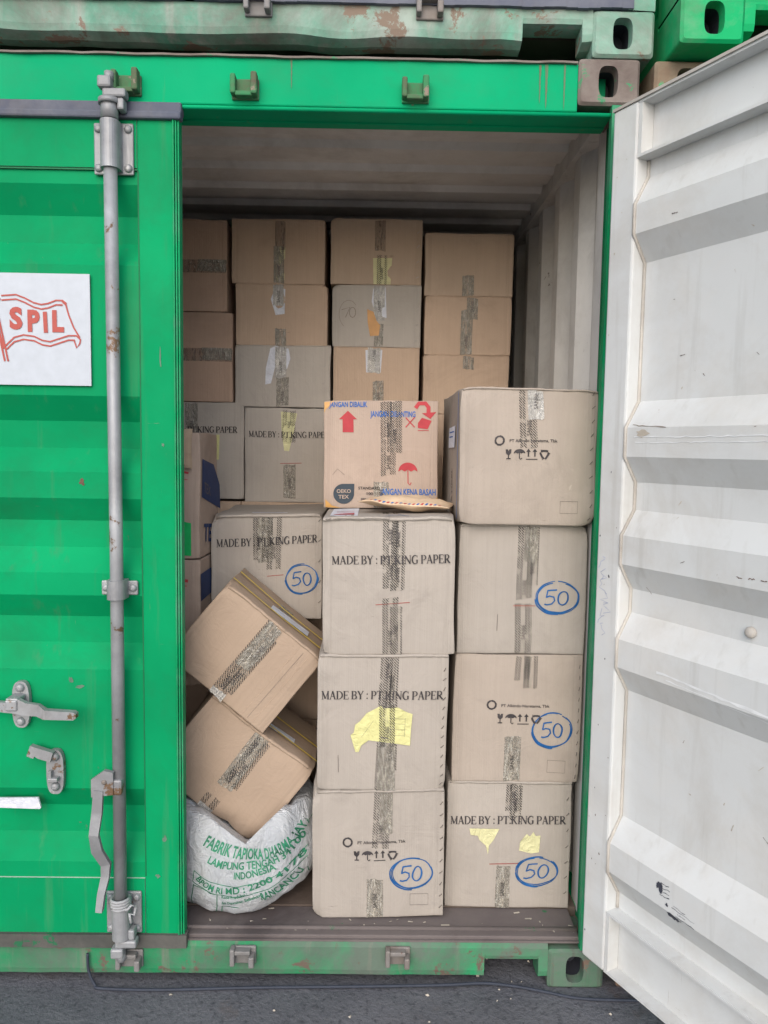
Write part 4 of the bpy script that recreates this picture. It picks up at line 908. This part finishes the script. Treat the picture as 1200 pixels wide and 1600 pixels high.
a = Art().poly([(.20, .085), (.30, .09), (.30, .125), (.20, .12)]); tb.art(a, WPAPER, 'address_label', 'top', .005); tb.flap(0, .95, over=.007, drop=.007)
# white sack
def b_low(x): return .328+(x-.165)*1.06 if x > .165 else .328+(.165-x)*.76
SK = empty('woven_sack', (.13, .285, .150), label='white woven sack with green print slumped on the floor under the tilted cartons', cat='sack')
bm = bmesh.new(); nu, nv = 72, 44; g = []
for j in range(nv+1):
    ph = math.pi*j/nv-math.pi/2; row = []
    for i in range(nu):
        th = 2*math.pi*i/nu; c, s_ = math.cos(th), math.sin(th); cp, sp_ = math.cos(ph), math.sin(ph)
        e = lambda q, p: math.copysign(abs(q)**p, q)
        lo_ = .36 if sp_ < 0 else .58; x_ = .236*e(c, .75)*e(cp, lo_); y_ = .215*e(s_, .85)*e(cp, lo_); z_ = .20*e(sp_, .75)
        n1 = noise.noise(Vector((x_*9, y_*9, z_*9))); n2 = noise.noise(Vector((x_*24, y_*20, z_*30+4)))
        k = 1+.06*n1+.035*n2; x_ *= k; y_ *= k; z_ = z_*k+.185
        # lower right side is tucked in behind the front
        if x_ > .08 and z_ < .12: z_ += (x_-.08)*.26*(1-z_/.12)
        wx = x_+.13
        lim = b_low(wx)-.150-.006
        if y_+.285 > .165: z_ = min(z_, max(lim, .05)+.003*n2)
        else: z_ = min(z_, max(lim+.03+(.165-(y_+.285))*.4, .07))
        z_ = min(z_, .318+.012*n1); row.append(bm.verts.new((min(x_, .232), y_, max(.0015, z_))))
    g.append(row)
for j in range(nv):
    for i in range(nu):
        q = (g[j][i], g[j][(i+1) % nu], g[j+1][(i+1) % nu], g[j+1][i])
        bm.faces.new(q)
bmesh.ops.remove_doubles(bm, verts=bm.verts, dist=.0004)
sack_bvh = BVHTree.FromBMesh(bm); finish('sack_body', bm, SACKW, SK, smooth=True)
def sack_px(px, py):
    """photo measurement -> sack local x,z on the plane of its belly"""
    x_ = -.029+(px-280)*(.418/222); z_ = .5-(py-1246)*(.352/196); return x_-.13, z_-.150
def sack_art(a, mat, name):
    bm = bmesh.new(); vs = []
    for x_, z_, k in a.v:
        h = sack_bvh.ray_cast(Vector((x_, -1, z_)), Vector((0, 1, 0)))
        vs.append(bm.verts.new((x_, (h[0].y if h[0] else None) if h[0] else 9, z_)) if h[0] else None)
        if vs[-1]: vs[-1].co.y -= .0022+k*.00003
    for f in a.f:
        if all(vs[i] for i in f):
            try: bm.faces.new([vs[i] for i in f])
            except ValueError: pass
    finish(name, bm, mat, SK)
def arc_text(t, p0, p1, p2, size, bold=.02):
    """lettering laid along the quadratic curve through three measured points"""
    a = Art(); vs, fs, w = text2d(t, size, bold); A, B, C = [Vector(sack_px(*p)) for p in (p0, p1, p2)]
    Q = B*2-(A+C)*.5
    for vx, vy in vs:
        u = vx/w; P = A*(1-u)**2+Q*2*u*(1-u)+C*u*u; t_ = (Q-A)*2*(1-u)+(C-Q)*2*u; t_.normalize()
        a.v.append((P.x-t_.y*vy, P.y+t_.x*vy, 0))
    a.f = fs; return a
for t, p, sz, b_ in (('FABRIK TAPIOKA DHARMA JAYA', ((318,1308),(408,1334),(485,1296)), .034, .035), ('LAMPUNG TENGAH 34100', ((325,1336),(398,1350),(476,1318)), .023, .03), ('INDONESIA', ((366,1366),(396,1364),(433,1352)), .021, .03),
                     ('BPOM RI MD : 2200 4178', ((305,1370),(372,1392),(478,1346)), .021, .03), ('Kode Produksi :', ((346,1402),(366,1402),(388,1396)), .011, .02), ('Baik Digunakan Sebelum', ((346,1414),(372,1413),(410,1400)), .011, .02), ('RANCANCU', ((408,1410),(440,1400),(474,1378)), .030, .03)):
    sack_art(arc_text(t, *p, sz, b_), SACKG, 'printed_lettering')
def sl_px(pts, w=.0022): return Art().line([sack_px(*p) for p in pts], w)
for pts in ([(303,1356),(330,1372),(370,1381),(420,1370),(478,1336)], [(300,1376),(330,1392),(370,1400),(420,1388),(478,1352)], [(303,1356),(300,1376)], [(302,1380),(296,1408),(292,1436)], [(302,1382),(340,1394),(338,1420),(334,1441)], [(346,1420),(343,1440)], [(346,1420),(372,1424)], [(478,1375),(480,1392)]):
    # densify so the line hugs the cloth
    dn = []
    for i in range(len(pts)-1):
        for k in range(8): dn.append((pts[i][0]+(pts[i+1][0]-pts[i][0])*k/8, pts[i][1]+(pts[i+1][1]-pts[i][1])*k/8))
    dn.append(pts[-1]); sack_art(sl_px(dn), SACKG, 'printed_line')
# back wall of brown cartons
GB = 'brown cartons stacked against the back of the load'
XB = 1.00
def back(x0, x1, z0, z1, mat, label, seed, px, yf=XB, **k): return Carton(x0, x1, z0, z1, yf, .40, mat, label, seed, px=px, group=GB, amp=.0045, bulge=.003, **k)
c2a = back(-.043, .324, 2.200, 2.446, K_BROWN, 'brown carton at the top of the second column, long tape strip down it', 21, (362,343,508,447))
c2b = back(-.028, .336, 1.960, 2.198, K_BROWN, 'brown carton second down in the second column, white torn label near its top', 22, (369,448,513,540))
c2c = back(-.030, .350, 1.717, 1.958, K_GREY2, 'greyish carton third down in the second column, torn crumpled wrapper on it', 23, (369,541,518,634))
c3a = back(.346, .708, 2.204, 2.455, K_BROWN2, 'brown carton at the top of the third column with a pale yellow label', 24, (516,342,661,446))
c3b = back(.355, .708, 1.960, 2.200, K_GREY2, 'dull carton with pencilled 70 and orange tape scrap, second in the third column', 25, (520,450,661,546))
c3c = back(.362, .705, 1.717, 1.957, K_BROWN, 'brown carton directly above the tan red-printed one with white tape patch', 26, (522,546,660,636))
c4a = back(.720, 1.070, 2.165, 2.405, K_BROWN2, 'brown carton at the top of the right column beside the ribbed wall', 27, (664,366,803,463))
c4b = back(.722, 1.068, 1.935, 2.163, K_BROWN, 'brown carton in the right column between two others, speckled tape down its middle', 28, (664,463,802,556))
c4c = back(.720, 1.064, 1.700, 1.933, K_BROWN, 'brown carton low in the right column just above the top grey carton', 29, (663,556,800,650))
c1a = back(-.40, -.062, 2.088, 2.440, K_BROWN3, 'dark brown carton with a level tape band, high up beside the closed door edge', 30, (226,345,355,487))
c1b = back(-.38, -.040, 1.734, 2.086, K_BROWN3, 'reddish brown carton with a level tape band, below a darker one at the door edge', 31, (234,490,362,632))
k1 = back(-.385, .004, 1.345, 1.732, K_GREY2, 'grey lettered carton with a small yellow docket, partly behind the blue printed box', 32, (230,636,382,782))
k2 = back(.008, .352, 1.335, 1.715, K_GREY2, 'grey lettered carton with a lime strip of tape, left of the tan red-printed one', 33, (382,636,522,790))
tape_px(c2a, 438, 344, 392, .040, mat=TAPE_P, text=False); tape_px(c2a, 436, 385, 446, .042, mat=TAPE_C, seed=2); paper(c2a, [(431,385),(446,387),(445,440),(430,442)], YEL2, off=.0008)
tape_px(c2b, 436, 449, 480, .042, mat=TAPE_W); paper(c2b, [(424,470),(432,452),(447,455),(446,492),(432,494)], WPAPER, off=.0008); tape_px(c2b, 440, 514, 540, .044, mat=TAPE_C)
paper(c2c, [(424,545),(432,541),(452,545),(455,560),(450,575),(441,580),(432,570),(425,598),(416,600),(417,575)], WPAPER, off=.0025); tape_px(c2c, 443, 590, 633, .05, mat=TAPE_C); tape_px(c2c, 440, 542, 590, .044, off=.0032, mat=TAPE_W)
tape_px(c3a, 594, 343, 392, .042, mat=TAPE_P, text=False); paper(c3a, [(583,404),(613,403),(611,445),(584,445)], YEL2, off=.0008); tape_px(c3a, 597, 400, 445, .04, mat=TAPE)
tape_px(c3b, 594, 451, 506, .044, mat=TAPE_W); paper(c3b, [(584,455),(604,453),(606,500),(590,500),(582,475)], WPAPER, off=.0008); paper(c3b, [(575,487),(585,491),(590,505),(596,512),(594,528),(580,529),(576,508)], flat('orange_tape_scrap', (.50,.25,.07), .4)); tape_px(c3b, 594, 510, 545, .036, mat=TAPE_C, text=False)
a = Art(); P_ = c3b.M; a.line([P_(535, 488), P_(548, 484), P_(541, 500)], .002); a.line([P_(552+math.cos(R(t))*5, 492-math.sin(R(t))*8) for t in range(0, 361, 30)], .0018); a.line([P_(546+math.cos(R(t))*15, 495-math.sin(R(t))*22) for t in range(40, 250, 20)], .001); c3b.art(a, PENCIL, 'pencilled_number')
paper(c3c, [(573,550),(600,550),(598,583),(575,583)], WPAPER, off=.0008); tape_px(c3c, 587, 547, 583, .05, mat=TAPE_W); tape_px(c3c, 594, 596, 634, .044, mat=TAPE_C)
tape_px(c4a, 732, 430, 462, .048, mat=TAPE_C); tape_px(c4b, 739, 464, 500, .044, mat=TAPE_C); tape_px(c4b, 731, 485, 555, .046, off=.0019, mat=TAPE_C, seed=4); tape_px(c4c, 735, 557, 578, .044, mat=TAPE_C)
for c, xx in ((c3a, c3a.w-.016), (c3b, c3b.w-.016)): c.staples(xx, [.03, .09, .15, .205], STAPLE, .7, .012)
c2c.staples(c2c.w-.025, [.10, .165], STAPLE, .6, .012)
for c, zz in ((c1a, .175), (c1b, .185)):
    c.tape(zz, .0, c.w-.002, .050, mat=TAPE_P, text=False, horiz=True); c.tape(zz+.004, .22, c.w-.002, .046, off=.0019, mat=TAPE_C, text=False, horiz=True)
made_by(k1, 240, 372, 682, 681, size=.025, mat=INK); paper(k1, [(323,685),(344,684),(344,722),(330,722),(327,700)], YEL); tape_px(k1, 300, 638, 690, .05, mat=TAPE_C)
made_by(k2, 389, 520, 684, 684, size=.025, mat=INK); paper(k2, [(441,642),(468,644),(462,680),(455,706),(447,705),(443,670)], YEL2, off=.0008); tape_px(k2, 455, 640, 690, .052, mat=TAPE); tape_px(k2, 455, 728, 782, .05, mat=TAPE_C); redline(k2, 440, 475, 726, 725)
for c in (c2a, c3a, c4a, c1a): c.flap(0, 1, over=.005, drop=.005)
for c in (c2b, c2c, c3b, c3c, c4b, c4c): c.flap(0, 1, over=.002, drop=.003)
# blue printed cartons at the door edge
pb = Carton(-.44, -.026, 1.194, 1.600, .36, .27, K_TAN, 'tan carton with blue side band and green sticker at the closed door edge', 41, px=(131,674,317,874), amp=.006)
a = Art().poly([(.02, .20), (.30, .14), (.30, .225), (.20, .30), (.02, .32)]); pb.art(a, BLUEP, 'blue_side_band', 'right', .002)
a = Art().text('TEX', .04, .215, .035, .10, .0, ang=-.2); pb.art(a, INK_F, 'side_lettering', 'right', .003)
a = Art().text('TEX', .05, .05, .06, .19, .04, ang=-.1); pb.art(a, BLUEP, 'side_lettering', 'right', .002)
a = Art().poly([pb.M(281, 868), pb.M(304, 869), pb.M(305, 817), pb.M(281, 812)]); pb.art(a, GREENL, 'green_sticker')
a = Art().line([pb.M(285, 725), pb.M(300, 726)], .008).line([pb.M(284, 735), pb.M(300, 738)], .006).line([pb.M(282, 748), pb.M(299, 748)], .002); pb.art(a, INK_R, 'red_print')
# open flap folded down over its front
bm = bmesh.new(); gr = []
for j in range(9):
    row = []
    for i in range(13):
        x_ = -.44+.392*i/12; t_ = j/8; row.append((x_+.004*noise.noise(Vector((i*.5, j*.5, 1))), .352-.012*math.sin(t_*2.6)-.004*noise.noise(Vector((i*.4, j*.7, 3))), 1.612-.125*t_+(.012*noise.noise(Vector((i*.6, 2, 2))) if j == 8 else 0)))
    gr.append(row)
vf = [[bm.verts.new(Vector(p)) for p in row] for row in gr]; vb = [[bm.verts.new(Vector(p)+Vector((0, .003, 0))) for p in row] for row in gr]
for v_ in (vf, vb):
    for j in range(8):
        for i in range(12): bm.faces.new((v_[j][i], v_[j][i+1], v_[j+1][i+1], v_[j+1][i]))
for j in range(8): bm.faces.new((vf[j][12], vb[j][12], vb[j+1][12], vf[j+1][12]))
for i in range(12): bm.faces.new((vf[8][i], vb[8][i], vb[8][i+1], vf[8][i+1]))
o = finish('folded_flap', bm, kraft('pale_flap_board', (.50, .38, .27), .3), pb.T); o.location = -pb.T.location
qb = Carton(-.44, -.026, .775, 1.190, .36, .34, K_TAN, 'tan carton with red print and blue side, under the green-stickered one', 42, px=(131,877,318,1080))
a = Art().line([qb.M(288, 895), qb.M(288, 903)], .012).line([qb.M(283, 908), qb.M(300, 910)], .01).line([qb.M(283, 917), qb.M(298, 918)], .003); qb.art(a, INK_R, 'red_print')
a = Art().poly([(.0, .28), (.3, .28), (.3, .37), (.0, .37)]); qb.art(a, BLUEP, 'blue_side_band', 'right', .002)
# cartons that carry the visible ones (out of sight behind the front stacks)
GH = 'plain brown cartons hidden low behind the front stacks'
def hid(x0, x1, z0, z1, yf, d, seed): Carton(x0, x1, z0, z1, yf, d, K_BROWN, 'plain brown carton low in the dark behind the front stacks', seed, px=(0,0,100,100), group=GH)
for (x0, x1) in ((-.40, -.01), (-.005, .355), (.36, .705), (.72, 1.07)):
    for k_ in range(3): hid(x0, x1, .151+.3955*k_, .151+.3955*k_+.394, 1.0, .40, 50+k_+x0)
for (x0, x1) in ((.362, .705), (.72, 1.066)): hid(x0, x1, 1.3385, 1.698 if x0 > .5 else 1.715, 1.0, .40, 60+x0)
for k_ in range(2): hid(-.022, .355, .151+.4085*k_, .151+.4085*k_+.4065, .66, .32, 70+k_)
for k_ in range(2): hid(-.45, -.028, .151+.312*k_, .151+.312*k_+.310, .52, .34, 80+k_)

# ------------------------------------------------------------------ placard and right door details
bm = bmesh.new(); bx(bm, -.72, -.236, YF-.003, YF+.001, 1.716, 2.012); pl = finish('company_placard', bm, PLACARD, DL)
def px_pl(px, py): return (-.236+(px-133)*(.236/133.2*1.0), 2.012-(py-427)*(.296/176))
a = Art(); Q = px_pl
def wave(dx, pts): return [Q(x_+dx, y_) for x_, y_ in pts]
top = [(-70,470),(-60,462),(-35,458),(-10,462),(8,462),(22,461),(35,466),(48,473),(60,476),(70,474),(82,469),(92,469),(98,474)]
top = top[4:]; top[0] = (0, 463)
bot = [(0,546),(6,540),(18,528),(32,524),(48,526),(60,532),(72,534),(86,529),(100,524),(112,524),(118,530),(117,536),(112,543),(108,530)]
a.line(wave(0, top), .0042); a.line([Q(x_, y_+7) for x_, y_ in top[:-1]], .0042)
a.line([Q(96, 472), Q(101, 492), Q(108, 511), Q(117, 527)], .0042); a.line([Q(91, 470), Q(97, 476)], .0042)
a.line(wave(0, bot), .0042); a.line([Q(x_, y_+7) for x_, y_ in bot[1:9]]+[Q(108, 531)], .0042)
a.line([Q(-6, 490), Q(8, 566)], .0048); a.line([Q(-11, 490), Q(3, 566)], .0048)
a.line([Q(-2, 467), Q(-8, 480), Q(-4, 520), Q(2, 545)], .0042)
xt, yt = Q(12, 515); 
a.text('S', xt, yt+.003, .054, .034, .07); a.text('P', Q(38, 0)[0], yt-.003, .054, .034, .07); a.line([Q(66, 520), Q(65, 487)], .011); a.text('L', Q(75, 0)[0], yt-.003, .054, .033, .07)
bm = bmesh.new(); vs = [bm.verts.new((x_, YF-.0045-k_*.00003, z_)) for x_, z_, k_ in a.v]
for f in a.f:
    try: bm.faces.new([vs[i] for i in f])
    except ValueError: pass
finish('placard_emblem', bm, PL_RED, DL)
# sealant bead where the open leaf's panel meets its frame
bm = bmesh.new(); tube(bm, [(.0865, TH-.006-REC*r_-.005, z_) for z_, r_ in [(2.288, 0)]+PROF+[(.325, 0)]], .0045, 6, P=PR); finish('sealant_bead', bm, SEAL, DR)
bm = bmesh.new(); tube(bm, [(.0855, .040, 2.290), (.0855, .040, 2.420)], .003, 6, P=PR); bm.free(); bm = bmesh.new(); bx(bm, .0842, .096, .003, TH-.011, 2.297, 2.421, PR); finish('rail_gusset', bm, WHITE, DR); bm = bmesh.new(); bx(bm, .0842, .096, .003, TH-.011, .157, .315, PR); finish('rail_gusset', bm, WHITE, DR)
bm = bmesh.new(); bx(bm, -.001, DW, -.003, .006, DT-.001, DT+.006, PR); finish('top_edge_strip', bm, WHITE_D, DR)
for z_ in (2.15, 1.55, .95, .35):    # hinge blades on the outside
    bm = bmesh.new(); bx(bm, -.02, .10, TH, TH+.012, z_-.05, z_+.05, PR, .003); tube(bm, [(-.022, TH+.008, z_-.055), (-.022, TH+.008, z_+.055)], .014, 12, P=PR); finish('hinge', bm, G_POST, DR)
for x_, z_ in ((.445, 1.165),):
    bm = bmesh.new(); Pq = lambda p: PR((p[0], p[1], p[2])); disc(bm, (x_, TH-.010, z_), .013, .014, P=Pq); finish('bolt_head', bm, WHITE_D, DR)
rs = random.Random(3)
def panel_y(z_):
    if not (.368 < z_ < 2.262): return TH-.0088
    for (za, ra), (zb, rb_) in zip(PROF, PROF[1:]):
        if zb <= z_ <= za: return TH-.0088-REC*(ra+(rb_-ra)*((za-z_)/(za-zb) if za > zb else 0))
    return TH-.0088
def door_mark(a, mat, name, strip=False):
    """flat mark that follows the ribs of the open leaf's inner face"""
    bm = bmesh.new(); vs = [bm.verts.new(PR((x_, (-.0008 if strip else panel_y(z_)-.0008)-k_*.00003, z_))) for x_, z_, k_ in a.v]
    for f in a.f:
        try: bm.faces.new([vs[i] for i in f])
        except ValueError: pass
    finish(name, bm, mat, DR)
def ragged(cx, cz, w_, h_, n=14): return [(cx+math.cos(2*math.pi*i/n)*w_*rs.uniform(.4, 1.1), cz+math.sin(2*math.pi*i/n)*h_*rs.uniform(.3, 1.1)) for i in range(n)]
def scratch(x0, z0, x1, z1, w, n=14, j=.004):
    return Art().line([(x0+(x1-x0)*i/n, z0+(z1-z0)*i/n+rs.uniform(-j, j)*.4) for i in range(n+1)], [w*rs.uniform(.3, 1.2) for _ in range(n+1)])
for (cx, cz, w_, h_) in ((.262, .487, .014, .017), (.305, .428, .022, .012), (.285, .452, .006, .005)): door_mark(Art().poly(ragged(cx, cz, w_, h_, 18)), DARKSC, 'scuff_mark')
for k in range(4): door_mark(scratch(.262, .497-.010*k, .262+rs.uniform(.02, .05), .500-.010*k, .0022, 6), DARKSC, 'scuff_mark')
for k in range(5): door_mark(scratch(.30+rs.uniform(0, .03), .46-.007*k, .33+rs.uniform(0, .04), .458-.007*k, .0015, 6), DARKSC, 'scuff_mark')
door_mark(scratch(.105, 1.628, .215, 1.622, .0028, 10), SCRAPE, 'scratch'); door_mark(Art().poly(ragged(.14, 1.607, .028, .012, 12)), SCRAPE2, 'bare_patch')
door_mark(scratch(.115, 1.598, .60, 1.600, .003, 30), SCRAPE3, 'scratch'); door_mark(scratch(.118, 1.584, .55, 1.588, .002, 30), SCRAPE3, 'scratch')
for k in range(4): door_mark(scratch(.43+.03*k, 1.292+rs.uniform(-.004, .004), .445+.03*k, 1.290+rs.uniform(-.004, .004), .0022, 5), RUST_M, 'rust_streak')
door_mark(scratch(.22, 1.020, .85, .985, .007, 30), SCRAPE3, 'scratch'); door_mark(scratch(.25, 1.008, .70, .975, .003, 30), SCRAPE3, 'scratch')
for _ in range(34):
    sx_, sz_ = rs.uniform(.14, .9), rs.choice([rs.uniform(1.72, 2.0), rs.uniform(.62, .9), rs.uniform(.62, .9), rs.uniform(1.2, 1.45), rs.uniform(1.6, 2.2)])
    an = rs.uniform(-1.3, 1.3); ln = rs.uniform(.004, .022)
    door_mark(scratch(sx_, sz_, sx_+ln*math.cos(an), sz_+ln*math.sin(an), rs.uniform(.001, .0028), 4, .001), rs.choice([INK_F, INK_F, RUST_M, SCRAPE2]), 'scratch')
for k in range(7):   # faint blue marker scribbles on the hinge stile
    z0 = 1.07+.03*k; x0 = rs.uniform(.02, .04)
    door_mark(Art().line([(x0+rs.uniform(-.012, .022), z0+.008*i*rs.uniform(.6, 1.2)) for i in range(6)], .0016), BLUEF, 'marker_scribble', True)
for _ in range(22):
    sx_, sz_ = rs.uniform(.010, .074), rs.uniform(.18, 2.3); ln = rs.uniform(.002, .006)
    door_mark(Art().poly(ragged(sx_, sz_, ln*.6, ln, 7)), rs.choice([DARKSC, INK_F, PENCIL, SCRAPE2]), 'paint_chip', True)

# ------------------------------------------------------------------ neighbouring containers
T2 = container(.034, .002, 2.5955, G_PALE, G_PALE, G_PALE, G_PALE, G_PALE, roofd=False, label='faded pale green container stacked directly on top of the open one')[0]
for xk in (.180, .627): cam_keeper(T2, xk, .006, .108, GALV_D, -1)
container(2.478, .004, 0, G_NEXT, G_SILL, G_NEXT, CAST_LB, CAST_LB, roofd=False, label='neighbouring container at ground level, mostly hidden behind the open white door')
container(2.509, -.082, 2.5955, G_NEXT, G_NEXT, G_NEXT, G_NEXT, G_NEXT, roofd=False, label='bright green container at top right, stacked on the neighbouring one')
# ------------------------------------------------------------------ ground, cable, litter
bm = bmesh.new(); bx(bm, -60, 60, -60, 60, -.3, 0); tag(finish('ground', bm, GROUND), kind='structure')
bm = bmesh.new(); ctl = [(-.272,-.004,.10),(-.269,-.006,.05),(-.25,-.012,.012),(-.227,-.02,.006),(-.06,-.024,.006),(.21,-.012,.006),(.5,-.006,.007),(.75,-.004,.012),(.87,.005,.012),(.96,.0,.007),(1.044,-.02,.006),(1.13,-.045,.006),(1.24,-.052,.006),(1.33,-.051,.006),(1.37,-.04,.006)]
pts = []
for i in range(len(ctl)-1):
    p0, p1, p2, p3 = [Vector(ctl[max(0, min(len(ctl)-1, i+k))]) for k in (-1, 0, 1, 2)]
    for k in range(6):
        t = k/6; pts.append(.5*((2*p1)+(-p0+p2)*t+(2*p0-5*p1+4*p2-p3)*t*t+(-p0+3*p1-3*p2+p3)*t**3))
tube(bm, pts, .0042, 8); cb = finish('black_cable', bm, RUBBER); tag(cb, 'thin black cable lying on the ground along the container sill', 'cable')
bm = bmesh.new(); rl = random.Random(12)
for _ in range(45):
    x_, y_ = rl.uniform(-1.2, 1.5), rl.uniform(-.9, -.02); r_ = rl.uniform(.002, .006)
    if rl.random() < .25: x_, y_ = rl.uniform(.86, 1.03), rl.uniform(-.1, .3)
    n = rl.randint(4, 7); a0 = rl.uniform(0, 6); zt = rl.uniform(.001, .005)
    v_ = [bm.verts.new((x_+math.cos(a0+6.283*i/n)*r_*rl.uniform(.5, 1.6), y_+math.sin(a0+6.283*i/n)*r_*rl.uniform(.5, 1.2), .001+zt*rl.random())) for i in range(n)]
    t_ = bm.verts.new((x_, y_, .001+zt+.002))
    for i in range(n): bm.faces.new((v_[i], v_[(i+1) % n], t_))
tag(finish('ground_litter', bm, LITTER), 'tiny pale scraps and grit scattered on the ground', 'litter', kind='stuff')
bm = bmesh.new()
for _ in range(40):
    x_, y_ = rl.uniform(0, 1.14), rl.uniform(.035, .10 if rl.random() < .8 else .15); r_ = rl.uniform(.0015, .005); a0 = rl.uniform(0, 3)
    dx, dy = math.cos(a0)*r_*rl.choice([1, 1, 3]), math.sin(a0)*r_
    v_ = [bm.verts.new((x_+sx_*dx-sy_*dy*.5, y_+sx_*dy+sy_*dx*.3, .1475+.002*rl.random())) for sx_, sy_ in ((-1, -1), (1, -1), (1, 1), (-1, 1))]; bm.faces.new(v_)
tag(finish('threshold_litter', bm, LITTER), 'small straw scraps on the container threshold', 'litter', kind='stuff')
